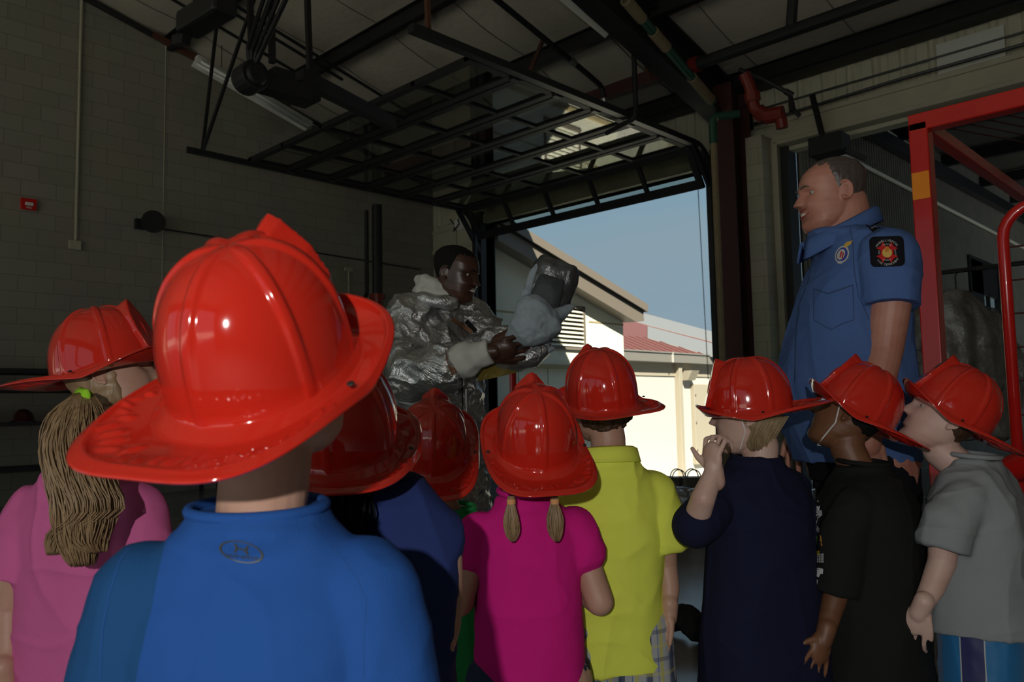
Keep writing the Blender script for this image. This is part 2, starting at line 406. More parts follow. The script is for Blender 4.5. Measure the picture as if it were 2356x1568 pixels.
# header door 2 (C channel) : web + lips
g = G(); g.box((D2a-.08, YD-.13, 4.34), (D2b+.1, YD-.02, 4.60)); g.box((D2a-.08, YD-.16, 4.56), (D2b+.1, YD-.02, 4.62)); g.box((D2a-.02, YD-.16, D2h), (D2b+.1, YD+.2, D2h+.05)); trim(g, M_cream, bevel=.006)
# pilaster of blocks between the two doors
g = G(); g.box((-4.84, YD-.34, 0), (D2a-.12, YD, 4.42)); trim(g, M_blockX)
g = G(); g.box((D2a-.14, YD-.10, 0), (D2a-.04, YD+.1, 4.40)); trim(g, M_cream)
g = G(); g.box((D2a-.04, YD-.02, 0), (D2a+.06, YD+.22, D2h)); trim(g, M_black)
# rigid frame: maroon column + rafter beams
def ibeam(g, p, q, w, h, up):
    p = Vector(p); q = Vector(q); d = (q-p).normalized(); u = Vector(up); u = (u - d*u.dot(d)).normalized()
    g.bar(p+u*(h/2), q+u*(h/2), w, .025, up); g.bar(p-u*(h/2), q-u*(h/2), w, .025, up); g.bar(p, q, .015, h, up)
g = G(); ibeam(g, (-5.0, 9.22, 0), (-5.0, 9.22, 5.1), .28, .44, (0, 1, 0)); g.box((-5.2, 8.9, 0), (-4.8, 9.5, .03)); trim(g, M_maroon)
g = G(); ibeam(g, (-5.12, 9.25, 4.95), (-5.12, -1, roofz(-1)-.45), .26, .55, (0, 0, 1)); trim(g, M_black)
#g = G(); ibeam(g, (-11.2, 4.9, roofz(4.9)-.42), (-11.2, -1, roofz(-1)-.42), .2, .45, (0, 0, 1)); trim(g, M_black)
# purlins (Z sections along X)
for i, y in enumerate(PUR[:9]):
    g = G(); z = roofz(y)-.02; h = .17
    g.bar((XL, y, z-h/2), (XR, y, z-h/2), .03, h); g.bar((XL, y+.035, z-h), (XR, y+.035, z-h), .07, .012); g.bar((XL, y-.035, z), (XR, y-.035, z), .07, .012)
    trim(g, M_black)
g = G(); g.bar((XL, 8.55, roofz(8.55)-.22), (-5.2, 8.55, roofz(8.55)-.22), .12, .16); trim(g, M_maroon)   # door header brace beam
# dark eave strut
g = G(); g.bar((XL, 9.45, 5.16), (XR, 9.45, 5.16), .2, .16); trim(g, M_black)
# roof line trim along the left wall, with a bare red primer length
g = G(); g.bar((XL+.06, 9.3, roofz(9.3)-.12), (XL+.06, 3.4, roofz(3.4)-.12), .05, .07); trim(g, M_dsteel)
g = G(); g.bar((XL+.08, 3.3, roofz(3.3)-.12), (XL+.08, -1, roofz(-1)-.12), .05, .07); g.bar((XL+.1, 5.1, roofz(5.1)-.13), (XL+.1, 4.4, roofz(4.4)-.13), .05, .08); trim(g, M_brownred)
# control joint in the block wall
g = G(); g.tube([(XL+.004, 4.62, 2.8), (XL+.004, 4.62, roofz(4.62))], .006, 6); trim(g, M_cream)

# ------------------------------------------------------------------ door 1 (raised sectional glass door)
ZT = 4.44; YC = 8.98; RR = .38
def path(s):   # s measured from vertical bottom upward; s=0 at z=3.9
    v = ZT-RR-3.93
    if s < v: return (YC+RR, 3.93+s)
    a = (s-v)/RR
    if a < PI/2: return (YC+RR*math.cos(a), ZT-RR+RR*math.sin(a))
    return (YC-(s-v-RR*PI/2), ZT)
DX0, DX1 = D1a+.08, D1b-.02
door = empty('overhead_door', ((D1a+D1b)/2, 9.3, 3.9), 0, 'raised sectional overhead door with clear glass panes in dark rails, rolled up under the ceiling', 'door')
def L(g, parent):   # shift world coordinates to a parent empty's frame (translation only)
    l = Vector(parent.location); g.v = [tuple(Vector(v)-l) for v in g.v]; return g
SEC = .655
for k in range(7):
    y0, z0 = path(k*SEC+.01); y1, z1 = path((k+1)*SEC-.01)
    a = Vector((0, y0, z0)); b = Vector((0, y1, z1)); d = (b-a).normalized(); nrm = Vector((1, 0, 0)).cross(d)
    g = G()
    X0 = Vector((DX0, 0, 0)); X1 = Vector((DX1, 0, 0))
    hh = .12 if k == 0 else .085
    g.bar(a+X0+d*hh/2, a+X1+d*hh/2, .05, hh, up=tuple(d)); g.bar(b+X0-d*.04, b+X1-d*.04, .06, .08, up=tuple(d))
    for j in range(6):
        x = DX0 + (DX1-DX0)*j/5; w = .09 if j in (0, 5) else .06
        x = x + (w/2 if j == 0 else (-w/2 if j == 5 else 0))
        p = Vector((x, 0, 0)); g.bar(a+p, b+p, w, .045, up=tuple(nrm))
    o = L(g, door).build('door_section', M_black, door)
    gg = G(); gg.bar(a+d*hh+X0+(X1-X0)*.5, b-d*.07+X0+(X1-X0)*.5, DX1-DX0-.1, .006, up=tuple(nrm))
    L(gg, door).build('glass_panes', M_glass, o)
    if k > 0:
        for x in (DX0+.02, DX1-.02):
            h = G(); h.tube([(x, y0, z0-.0), (x+(-.06 if x < -7 else .06), y0, z0)], .018, 8); h.box((x-.03, y0-.05, z0-.05), (x+.03, y0+.05, z0-.02))
            L(h, door).build('roller_hinge', M_dsteel, o)
def track(x, label, wide):
    t = empty('door_track', (x, 9.3, 0), 0, label, 'door track', 'door tracks')
    g = G(); pts = [(x, YC+RR, 0.0)] + [(x, YC+RR*math.cos(a), ZT-RR+RR*math.sin(a)) for a in np.linspace(0, PI/2, 10)] + [(x, 4.35, ZT)]
    for a, b in zip(pts, pts[1:]): g.bar(a, b, wide, .075, up=(1, 0, 0) if abs(b[2]-a[2]) > .5 else (0, 0, 1))
    L(g, t).build('track_rail', M_dsteel, t)
    g = G(); g.bar((x, YC+.0, ZT-.02), (x, YC+RR+.18, ZT-.75), .05, .08); L(g, t).build('curve_plate', M_black, t)
    return t
tl = track(D1a-.03, 'left overhead door track hanging from crossed ceiling rods, in front of the block wall', .05)
tr = track(D1b+.06, 'right overhead door track running to the dark red column', .09)
for q in ((508, -25), (592, -25)):
    g = G(); a = Vector((D1a-.03, 4.55, ZT)); b = onRoof(q[0], q[1], .0); g.bar(a, b, .035, .035); L(g, tl).build('hanger_rod', M_black, tl)
g = G(); g.bar((D1b+.06, 4.55, ZT), (D1b+.06, 4.5, roofz(4.5)-.1), .04, .04); L(g, tr).build('hanger_rod', M_brownred, tr)
for (p, q) in (((1250, 90), (1215, 225)), ((1462, 60), (1495, 180))):
    a = onRoof(p[0], p[1], -.15); b = Vector((D1b+.0, onX(q[0], q[1], D1b).y, ZT+.02)) if p[0] < 1300 else onRoof(q[0], q[1], -.45)
    g = G(); g.bar(a, b, .04, .04); o = g.build('brace_rod', M_brownred)
    tag(o, 'rust-coloured brace angle slanting down toward the right door track' if p[0] < 1300 else 'rust-coloured brace angle just left of the big dark rafter', 'brace', 'rusty ceiling braces')
# pull chain at the right jamb
g = G(); a = Vector((D1b-.12, YD-.26, 4.40)); b = Vector((D1b-.07, YD-.26, 1.4)); N = 110
for i in range(N):
    c = a.lerp(b, (i+.5)/N); r = .0105
    pts = []
    for j in range(9):
        t = 2*PI*j/8; off = (Vector((math.cos(t)*r*.7, 0, math.sin(t)*r*1.6)) if i % 2 else Vector((0, math.cos(t)*r*.7, math.sin(t)*r*1.6))); pts.append(c+off)
    g.tube(pts, .0028, 4, caps=False)
tag(g.build('pull_chain', M_dsteel), 'thin steel pull chain hanging in the open doorway beside its right jamb', 'chain')

# ------------------------------------------------------------------ door operator hoist
hc = dep(575, 180, 6.1)
ho = empty('door_operator', hc, 0, 'black electric door operator with motor drum and drive rail, hung left of the raised door', 'door opener')
R0 = Vector((0, 0, 0))
g = G(); g.tube([(-.08, 0, 0), (.10, 0, 0)], .115, 20); g.tube([(.10, 0, 0), (.13, 0, 0)], [.09, .07], 20); g.build('motor_drum', M_black, ho, smooth=False, bevel=.01)
g = G(); g.box((-.08, .08, -.07), (.07, .5, .07)); g.box((-.06, .18, .07), (.05, .36, .14)); g.build('control_box', M_black, ho, bevel=.01)
g = G(); g.bar((-.02, .3, .0), dep(720, 190, 6.7)-hc, .08, .09); g.bar(dep(700, 180, 6.7)-hc, dep(902, 284, 8.2)-hc, .10, .12); g.build('drive_rail', M_black, ho)
for dx, dy in ((-.15, .1), (.15, .1), (-.05, .55)):
    g = G(); p = Vector((dx, dy, .1)); top = Vector((dx*1.5, dy-.1, roofz(hc.y+dy)-hc.z-.1)); g.bar(p, top, .04, .04); g.build('hanger_rod', M_black, ho)
g = G()
for i in range(4):
    a = dep(570+i*10, 110+i*4, 6.0)-hc; b = dep(612+i*18, -20, 5.6)-hc; g.tube([a.lerp(R0, .6), a, b], .016+.004*(i % 2), 6)
g.build('cable_bundle', M_black, ho)
g = G(); p = dep(700, 200, 6.6)-hc; g.box(p-Vector((.12, .08, .13)), p+Vector((.12, .08, .1))); g.build('bracket', M_black, ho)
# second dark unit in the upper left
c2 = dep(470, 30, 6.0)
u = empty('unit_heater', c2, 0, 'dark bulky unit slung under the roof at the top left, above the fluorescent lamp', 'heater')
g = G(); g.bar(dep(430, 60, 6.3)-c2, dep(520, 5, 5.9)-c2, .20, .17); g.build('housing', M_black, u, bevel=.03)
g = G(); g.bar((-.3, 0, -.1), dep(405, 95, 6.3)-c2, .07, .07); g.build('bracket', M_black, u)
g = G(); g.bar((.1, 0, .1), (.1, 0, .9), .03, .03); g.bar((-.15, 0, .1), (-.15, 0, .9), .03, .03); g.build('hanger_rod', M_black, u)

# ------------------------------------------------------------------ fluorescent lights
def flu(p0, p1, label, side):
    p0 = Vector(p0); p1 = Vector(p1); c = (p0+p1)/2; d = (p1-p0).normalized(); w = d.cross(Vector((0, 0, 1))).normalized()*side
    t = empty('fluorescent_light', c, 0, label, 'light', 'unlit fluorescent strip lights under the roof')
    g = G(); g.bar(p0-c+Vector((0, 0, .05)), p1-c+Vector((0, 0, .05)), .09, .07); g.build('housing', M_white, t)
    for sd in (-1, 1):
        g = G(); a = p0-c+w*.10*sd+Vector((0, 0, -.0)); b = p1-c+w*.10*sd; 
        g.add([a-w*.06*sd+Vector((0, 0, .03)), b-w*.06*sd+Vector((0, 0, .03)), b+w*.05*sd+Vector((0, 0, -.03)), a+w*.05*sd+Vector((0, 0, -.03)),
               a-w*.06*sd+Vector((0, 0, .035)), b-w*.06*sd+Vector((0, 0, .035)), b+w*.05*sd+Vector((0, 0, -.022)), a+w*.05*sd+Vector((0, 0, -.022))],
              [(0, 1, 2, 3), (7, 6, 5, 4), (0, 4, 5, 1), (1, 5, 6, 2), (2, 6, 7, 3), (3, 7, 4, 0)])
        g.build('reflector', M_white, t)
        g = G(); q = w*.055*sd+Vector((0, 0, -.005)); g.tube([p0-c+q+d*.03, p1-c+q-d*.03], .018, 10); g.build('tube', M_tube, t, smooth=True)
    for s_ in (.2, .8):
        g = G(); pp = (p0.lerp(p1, s_))-c; g.tube([pp+Vector((0, 0, .08)), pp+Vector((0, 0, roofz(c.y+pp.y)-c.z-.05))], .006, 6); g.build('hanger_chain', M_dsteel, t)
    return t
flu(onRoof(452, 140, -.45), onRoof(715, 292, -.45), 'unlit fluorescent strip light below the roof along the block wall, behind the hoist', 1)
flu(onRoof(1260, -60, -.40), onRoof(1415, 72, -.40), 'unlit fluorescent strip light at the top centre beside the big dark rafter', 1)

# ------------------------------------------------------------------ pipes
def pipe(name, pts, r, m, label, cat='pipe', group=None, n=12, collars=()):
    t = empty(name, pts[0], 0, label, cat, group); l = Vector(pts[0])
    P = [Vector(p)-l for p in pts]; Q = [P[0]]
    for a, b, c in zip(P, P[1:], P[2:]):
        u = (a-b).normalized(); v = (c-b).normalized(); rr = min(r*2, (a-b).length*.4, (c-b).length*.4)
        for k in range(5):
            t_ = k/4; Q.append((b+u*rr)*(1-t_)**2 + b*2*t_*(1-t_) + (b+v*rr)*t_**2)
    Q.append(P[-1])
    g = G(); g.tube(Q, r, n); g.build('pipe_run', m, t, smooth=False)
    for (i, f, m2) in collars:
        c = P[i].lerp(P[i+1], f); d = (P[i+1]-P[i]).normalized()*.05
        g = G(); g.tube([c-d, c+d], r*1.35, n); g.build('coupling', m2 or m, t)
    return t
zr = lambda y, o=.3: roofz(y)-o
# long sprinkler mains parallel to X (upper right) and branch runs parallel to Y
a = onRoof(1640, 135, -.55); b = onRoof(2100, -10, -.55)
pipe('sprinkler_pipe', [(-5.0, a.y, a.z), (4, a.y, a.z)], .07, M_black, 'thick black sprinkler main running right from the column head', group=None, collars=((0, .02, M_redpipe), (0, .33, None)))
def yrun(px, py, off, px2, py2): 
    p = onRoof(px, py, off); q = onRoof(px2, py2, off); x = (p.x+q.x)/2; return x, p.y, q.y
x, y0, y1 = yrun(1140, 0, -.35, 1340, 175)
pipe('sprinkler_pipe', [(x, 0, zr(0, .35)), (x, y1, zr(y1, .35)), (x, y1+.35, zr(y1, .45)), (x, y1+.45, zr(y1, .85))], .035, M_black, 'black branch pipe with a pale-collared elbow dropping above the raised door', collars=((0, .97, M_galv), (2, .5, M_galv)))
for (p, q, off, lb) in (((530, 0), (960, 290), -.25, 'thin black pipe crossing the ceiling nearest above the hoist'), ((510, 20), (700, 140), -.32, 'black pipe crossing the ceiling just behind the hoist cables'), ((385, 0), (640, 150), -.2, 'thin black pipe highest over the block wall, nearest the strip light')):
    x, y0, y1 = yrun(p[0], p[1], off, q[0], q[1])
    pipe('ceiling_pipe', [(x, y0-1.5, zr(y0-1.5, -off)), (x, y1+.6, zr(y1+.6, -off))], .022, M_black, lb, group=None, n=8)
# vertical black drop with tee between the braces
p = onRoof(1458, 105, -.45); pipe('drop_pipe', [(p.x, p.y, p.z), (p.x, p.y, 4.5), (p.x-.02, p.y-.02, 4.38), (p.x-.45, p.y+.02, 4.33)], .03, M_black, 'black vertical drop pipe ending in a small nozzle under the right door track')
# beige wrapped pipe along rafter then down the maroon column
a = dep(1440, 0, 8.2); b = dep(1640, 235, 9.9); c = Vector((-5.52, 9.15, b.z-.3))
pp = pipe('wrapped_pipe', [a, b], .05, M_green, 'green pipe with beige wrapped lengths sloping along the dark rafter', collars=())
for f0, f1 in ((0.0, .16), (.27, .42), (.72, .97)):
    g = G(); P0 = (b-a)*f0; P1 = (b-a)*f1; g.tube([P0, P1], .062, 12); g.build('pipe_wrap', M_beigepipe, pp)
x0 = Vector((-5.62, 8.95, 0))
cp = dep(1700, 262, 9.7)
pp = pipe('column_pipe', [cp, dep(1642, 270, 9.7), dep(1642, 330, 9.7), Vector((dep(1642, 330, 9.7).x, dep(1642, 330, 9.7).y, .05))], .04, M_beigepipe, 'beige pipe running down the left edge of the dark red column', )
g = G(); l = Vector(pp.location); q = dep(1642, 330, 9.7); g.tube([R0, dep(1645, 268, 9.7)-l, dep(1640, 275, 9.7)-l, q-l], .05, 12); g.build('green_elbow', M_green, pp)
tag(pp.children[-1], 'green painted elbow')
# red victaulic fittings right of the column
pts = [dep(1712, 170, 9.0), dep(1728, 205, 9.0), dep(1735, 250, 9.0), dep(1760, 268, 9.0), dep(1795, 262, 8.9), dep(1800, 295, 8.9)]
pipe('red_pipe_elbow', pts, .065, M_redpipe, 'red pipe fittings curling around the right side of the column head', collars=((1, .4, None), (2, .6, None), (3, .3, None), (3, .9, None)))
pipe('sprinkler_drop', [dep(1700, 160, 9.0), dep(1762, 185, 9.0), dep(1818, 216, 8.95), dep(1823, 250, 8.9), dep(1840, 266, 8.85)], .025, M_black, 'thin black sprinkler arm bending down in front of the ribbed siding', collars=((1, .95, None), (2, .9, None)))
pipe('roof_drop_pipe', [dep(1826, -20, 7.6), dep(1820, 60, 7.6)], .05, M_black, 'short black vertical pipe meeting the sprinkler main at the top right')
# downpipes on left side
p = onX(867, 440, XL+.5); q = onX(867, 690, XL+.5)
pp = pipe('standpipe', [(p.x, p.y, ZT+.05), (p.x, p.y, q.z+.12), (p.x, p.y, 0)], .085, M_black, 'thick dark vertical standpipe with a red foot, left of the silver-coated person')
g = G(); l = Vector(pp.location); z = q.z-l.z; g.tube([(0, 0, z+.1), (0, 0, z+.02)], .13, 14); g.tube([(0, 0, z+.02), (0, 0, z-.1)], [.1, .085], 14); g.tube([(0, 0, z-.1), (-.1, -.12, z-.16), (-.3, -.3, z-.2)], .07, 12); tag(g.build('red_fitting', M_redpipe, pp), 'red flanged foot')
p = onX(843, 445, XL+.25); q = onX(843, 680, XL+.25)
pipe('drain_pipe', [(p.x, p.y, ZT), (p.x, p.y, q.z), (p.x, p.y-.25, q.z-.2)], .035, M_black, 'thin dark vertical pipe just left of the thick standpipe')

# ------------------------------------------------------------------ left wall fittings
wx = XL
p = onX(64, 471, wx); t = empty('fire_alarm', p, 0, 'small red fire alarm strobe box on the left block wall', 'fire alarm')
g = G(); g.box((0, -.09, -.07), (.05, .09, .075)); g.build('housing', M_redpaint, t, bevel=.008)
g = G(); g.box((.05, -.045, -.02), (.075, .045, .02)); g.build('strobe_lens', M_tube, t, bevel=.006)
g = G()
fo = bpy.data.curves.new('f', 'FONT'); fo.body = 'FIRE'; fo.size = .035; fo.align_x = 'CENTER'; fo.extrude = .001
tmp = bpy.data.objects.new('f', fo); COL.objects.link(tmp); me = evaluate(tmp); bpy.data.objects.remove(tmp)
o = link('lettering', me, M_white, t); o.matrix_local = Matrix.Translation((.052, 0, -.055)) @ Matrix(((0, 0, 1), (1, 0, 0), (0, 1, 0))).to_4x4()
p = onX(342, 515, wx); t = empty('horn_speaker', p, 0, 'black horn loudspeaker mounted on the left block wall', 'speaker')
g = G(); g.tube([(.06, .0, -.0), (.16, -.02, -.01), (.26, -.04, -.02)], [.04, .07, .15], 20); g.tube([(.26, -.04, -.02), (.28, -.045, -.02)], [.155, .155], 20); g.build('horn', M_black, t)
g = G(); g.box((0, -.2, -.1), (.08, -.06, .04)); g.build('bracket', M_dsteel, t, bevel=.006)
p = onX(360, 525, wx); q = onX(985, 620, wx)
g = G(); g.tube([(wx+.02, p.y, p.z), (wx+.02, (p.y+q.y)/2, p.z-.03), (wx+.02, q.y-.2, p.z-.07)], .012, 6); tag(g.build('wall_cable', M_dsteel), 'thin dark cable running right from the horn speaker along the block wall', 'cable')
p = onX(172, 565, wx); t = empty('wall_conduit', p, 0, 'pale vertical conduit on the left block wall ending in a junction box', 'conduit')
g = G(); g.tube([(.03, 0, 0), (.03, 0, roofz(p.y)-p.z-.05)], .018, 10); g.build('conduit_run', M_cream, t)
g = G(); g.box((0, -.08, -.06), (.06, .06, .06)); g.build('junction_box', M_cream, t, bevel=.006)
p = onX(800, 620, wx); t = empty('wall_switch', p, 0, 'small pale switch box with a short conduit on the block wall left of the standpipes', 'switch')
g = G(); g.box((0, -.07, -.03), (.05, .07, .03)); g.build('box', M_cream, t); g = G(); g.tube([(.03, 0, 0), (.03, 0, -.9)], .014, 8); g.build('conduit_run', M_cream, t)
# round fixture by door track curve
p = onY(1057, 515, YD-.1); t = empty('wall_bell', p, 0, 'round pale bell with a dark bracket, high on the wall left of the doorway', 'bell')
g = G(); g.tube([(0, .08, 0), (0, .0, 0), (0, -.05, 0)], [.12, .12, .09], 24); g.build('gong', M_white, t, smooth=False, bevel=.005)
g = G(); g.tube([(-.22, -.02, .12), (-.08, -.04, -.02), (-.12, -.02, -.1)], .012, 6); g.tube([(.03, -.06, .08), (.06, -.06, -.02), (-.1, -.05, -.12)], .015, 6); g.build('bracket', M_black, t)
g = G(); pa = onY(1740, 252, YD-.05); pb = onY(2356, 78, YD-.05); g.tube([(-4.85, YD-.06, (pa.z+pb.z)/2), (XR-.1, YD-.06, (pa.z+pb.z)/2+.02)], .012, 6); g.tube([(-4.85, YD-.10, 4.66), (-3.0, YD-.13, 4.70), (XR-.1, YD-.12, 4.69)], .018, 6)
tag(g.build('siding_cable', M_dsteel), 'dark cables strung along the ribbed siding above the second doorway', 'cable')
# patch panel on siding
p = onY(2155, 125, YD-.04); q = onY(2312, 165, YD-.04); zt = onY(2230, 95, YD-.04).z
g = G(); g.box((p.x, YD-.05, 4.66), (q.x+.02, YD-.038, 5.0)); tag(g.build('patch_panel', mat('pale_grey_sheet', (.62, .64, .58), .6)), 'flat pale sheet fixed over the ribbed siding at the upper right', 'panel')

# ------------------------------------------------------------------ floor-side things, left: gear rack
rk = empty('gear_rack', (XL+.3, 3.0, 0), 0, 'dark steel gear rack with shelves against the left block wall', 'rack')
g = G()
for z in (1.62, 1.40): g.box((-.25, -3.0, z-.03), (.3, 2.2, z+.03)); 
g.build('shelf', M_black, rk, bevel=.004)
g = G(); g.box((-.25, -3, .98), (.3, 2.2, 1.02)); g.build('shelf', M_black, rk)
g = G(); g.box((-.25, -3, .45), (.3, 2.2, .49)); g.build('shelf', M_black, rk)
for y in (-3, -1.0, 1.0, 2.2):
    g = G(); g.box((-.27, y-.02, 0), (-.22, y+.02, 1.66)); g.box((.25, y-.02, 0), (.3, y+.02, 1.05)); g.build('upright', M_black, rk)
M_dkhel = mat('dark_maroon_helmet_shell', (.06, .012, .014), .35)
def simple_helmet(m):
    g = G(); R = []; 
    g.loft([(0, 0, 0, .20, .15, 2), (0, 0, .012, .19, .145, 2), (0, 0, .02, .135, .11, 2), (0, 0, .08, .12, .10, 2), (0, 0, .12, .085, .07, 2), (0, 0, .14, .03, .03, 2)], 24)
    return g.mesh('duty_helmet')
hm = simple_helmet(M_dkhel); hm.materials.append(M_dkhel); hm.shade_smooth()
for i, y in enumerate(np.arange(1.6, 5.0, .42)):
    o = bpy.data.objects.new('duty_helmet', hm); COL.objects.link(o); o.location = (XL+.33, y, 1.02); o.rotation_euler = (0, 0, random.uniform(-.3, .3)); o.scale = (.95, .95, 1.1)
    tag(o, 'dark maroon duty helmet in the dim row on the gear rack shelf', 'helmet', 'dark maroon duty helmets on the gear rack shelf')
# ------------------------------------------------------------------ red pipe stand behind the person in silver
p1 = dep(1140, 760, 5.2)
t = empty('red_handrail', (dep(1175, 900, 5.2).x, dep(1175, 900, 5.2).y, 0), 0, 'red tubular handrail behind the person in the silver coat', 'railing'); l = Vector(t.location)
pa = dep(880, 745, 5.2); pb = dep(1178, 762, 5.2); pa.z = pb.z = 1.56
g = G(); g.tube([pa-l, pb-l], .022, 10); g.build('top_rail', M_redpaint, t)
for q in (pa, pb):
    g = G(); g.tube([q-l, Vector((q.x, q.y, 0))-l], .022, 10); g.build('post', M_redpaint, t)
# ------------------------------------------------------------------ bags and gear near the doorway
def bag(px, d, w, lab):
    c = dep(px, 1150, d); t = empty('carrier_bag', (c.x, c.y, 0), YAW, lab, 'bag', 'black carrier bags by the doorway')
    ztop = dep(px, 1097, d).z
    t.location.z = 0
    g = G(); g.loft([(0, 0, 0.0, w*.9, .09, 6), (0, 0, ztop*.5, w, .1, 5), (0, 0, ztop, w*.97, .075, 6)], 32); g.build('bag_body', mat('black_paper_bag', (.035, .032, .02), .5), t, smooth=False)
    for sd in (-.05, .05):
        g = G(); g.tube([(w*.5*math.cos(a), sd, ztop+.07*math.sin(a)) for a in np.linspace(0, PI, 12)], .005, 6); g.build('handle', M_dsteel, t)
bag(1562, 7.4, .12, 'black carrier bag at the left of the bags standing in the doorway')
bag(1596, 7.3, .12, 'black carrier bag at the right of the bags standing in the doorway')
def lump(name, px, py, d, r, m, lab, cat, seed):
    c = dep(px, py, d); g = G(); rnd = random.Random(seed)
    for i in range(9): g.ball((rnd.uniform(-r[0], r[0])*.6, rnd.uniform(-r[1], r[1])*.6, rnd.uniform(.3, .8)*r[2]), (r[0]*rnd.uniform(.35, .6), r[1]*rnd.uniform(.35, .6), r[2]*rnd.uniform(.35, .5)))
    me = fuse(g, name, .012, 3, lambda c_, n_: .02*noise.noise(c_*11+Vector((seed, 0, 0))) + .008*noise.noise(c_*30))
    zs = min(v.co.z for v in me.vertices); 
    o = link(name, me, m); o.location = (c.x, c.y, -zs); o.rotation_euler = (0, 0, YAW); return tag(o, lab, cat)
lump('silver_gear_bundle', 1562, 1200, 6.4, (.30, .22, .36), M_silver, 'crumpled silver protective gear heaped in front of the carrier bags', 'protective gear', 3)
lump('dark_gear_bundle', 1565, 1450, 3.7, (.25, .2, .12), C_blk, 'dark folded gear lying on the floor between the yellow and navy shirts', 'protective gear', 8)

# ------------------------------------------------------------------ red rack on the right
rk = empty('red_steel_frame', (-1.2, 3.85, 0), 0, 'tall red square-tube frame with expanded mesh roof behind the officer', 'frame')
l = Vector(rk.location)
def rbar(nm, p, q, m=M_redpaint, w=.08):
    g = G(); g.bar(Vector(p)-l, Vector(q)-l, w, w); return g.build(nm, m, rk, bevel=.006)
xa = onY(2118, 300, 3.85).x; zt = onY(2118, 285, 3.85).z
l = Vector(rk.location)
post = rbar('post', (xa, 3.85, 0), (xa, 3.85, zt)); rbar('top_beam', (xa-.04, 3.85, zt), (2.0, 3.85, zt))
rbar('post', (2.0, 3.85, 0), (2.0, 3.85, zt)); rbar('post', (xa, 6.6, 0), (xa, 6.6, zt), w=.06); rbar('top_beam', (xa, 3.85, zt), (xa, 6.6, zt), w=.06); rbar('top_beam', (xa, 6.6, zt), (2.0, 6.6, zt), w=.06)
g = G(); z1 = onY(2122, 400, 3.85).z; z0 = onY(2122, 462, 3.85).z; g.box((xa-.036-l.x, -.0435, z0), (xa+.036-l.x, -.0405, z1)); g.build('reflector_tape', M_orange, post); tag(post.children[0], 'orange reflective tape')
g = G(); mz = zt-.02
for i in range(48):
    for sd in (-1, 1):
        x0_ = xa + i*.075-.9; a = Vector((x0_, 3.9, mz)); 
        p = a; q = a+Vector((sd*1.0 if sd > 0 else -1.0, 2.65, 0))
        p2 = Vector((p.x if sd > 0 else p.x+1.0, 3.9, mz)); q2 = Vector((q.x if sd > 0 else q.x+1.0, 6.55, mz))
        if min(p2.x, q2.x) > xa+.03 and max(p2.x, q2.x) < 1.95: g.bar(p2-l, q2-l, .008, .004)
g.build('mesh_roof', M_maroon, rk)
# red tubular hoop cage (cart) inside
ct = empty('red_wire_cart', (0, 0, 0), 0, 'red tubular hoop cart with wire grid at the right edge of the frame', 'cart')
A = dep(2318, 700, 2.9); fw = Vector((math.cos(.15), math.sin(.15), 0))
zt2 = dep(2330, 470, 2.9).z; ct.location = (A.x, A.y, 0); l2 = Vector(ct.location)
pts = [Vector((0, 0, .12))] + [Vector((0, 0, zt2-.12))] + [fw*(.12-.12*math.cos(a)) + Vector((0, 0, zt2-.12+.12*math.sin(a))) for a in np.linspace(.3, PI/2, 6)] + [fw*.6+Vector((0, 0, zt2))] + [fw*(.72+.12*math.sin(a)-.12)+Vector((0, 0, zt2-.12+.12*math.cos(a))) for a in np.linspace(.2, PI/2, 6)] + [fw*.72+Vector((0, 0, .12))]
g = G(); g.tube(pts, .02, 12); g.build('hoop_tube', M_redpaint, ct, smooth=True)
g = G()
for i in range(1, 9): g.tube([fw*(.08*i)+Vector((0, 0, .2)), fw*(.08*i)+Vector((0, 0, zt2-.01))], .0035, 5)
for i in range(12): g.tube([Vector((0, 0, .3+i*.12)), fw*.72+Vector((0, 0, .3+i*.12))], .0035, 5)
g.build('wire_grid', M_maroon, ct)
g = G(); g.bar(Vector((0, 0, .2)), fw*.72+Vector((0, 0, .2)), .05, .04); 
for s_ in (0, .72): g.tube([fw*s_+Vector((0, -.03, .08)), fw*s_+Vector((0, .03, .08))], .08, 20)
g.build('wheel_base', M_black, ct)
g = G(); d_ = dep(2345, 1090, 2.6)-l2; g.tube([d_+Vector((-.12, 0, -.02)), d_+Vector((.1, 0, .06)), d_+Vector((.5, .1, .08))], .045, 12); g.tube([d_+Vector((.0, 0, -.12)), d_+Vector((.5, .1, -.14))], .03, 12); g.build('lower_crossbar', M_redpaint, ct, smooth=True)

# ------------------------------------------------------------------ annex beyond door 2
XA = -4.42
prof = []; y = YD+.25
vs = []; fs = []; i = 0; y1 = 23.0; top = 6.0
while y < y1:
    for dy, dx in ((0, 0), (.02, .02), (.05, .02), (.07, 0)):
        prof.append((XA+dx, y+dy))
    y += .10
win = (17.0, 18.9, 2.3, 3.75)
def corr(z0, z1, ya, yb):
    P = [p for p in prof if ya <= p[1] <= yb]; k = len(P); g = G()
    vs = [(a, b, z0) for a, b in P]+[(a, b, z1) for a, b in P]+[(XA-.03, b, z0) for a, b in P]+[(XA-.03, b, z1) for a, b in P]; fs = []
    for i in range(k-1): fs += [(i, i+1, k+i+1, k+i), (2*k+i, 3*k+i, 3*k+i+1, 2*k+i+1)]
    g.add(vs, fs); return g
G0 = G()
for a in ((0, top, 0, win[0]), (0, win[2], win[0], win[1]), (win[3], top, win[0], win[1]), (0, top, win[1], 99)):
    q = corr(*a); G0.add(q.v, q.f)
struct('wall_annex', G0, M_corr)
g = G(); g.box((XA, y1, 0), (2.0, y1+.1, 6)); g.box((3.5, YD+.2, -.2), (3.6, 14, 6)); struct('wall_annex_end', g, M_darkroom)
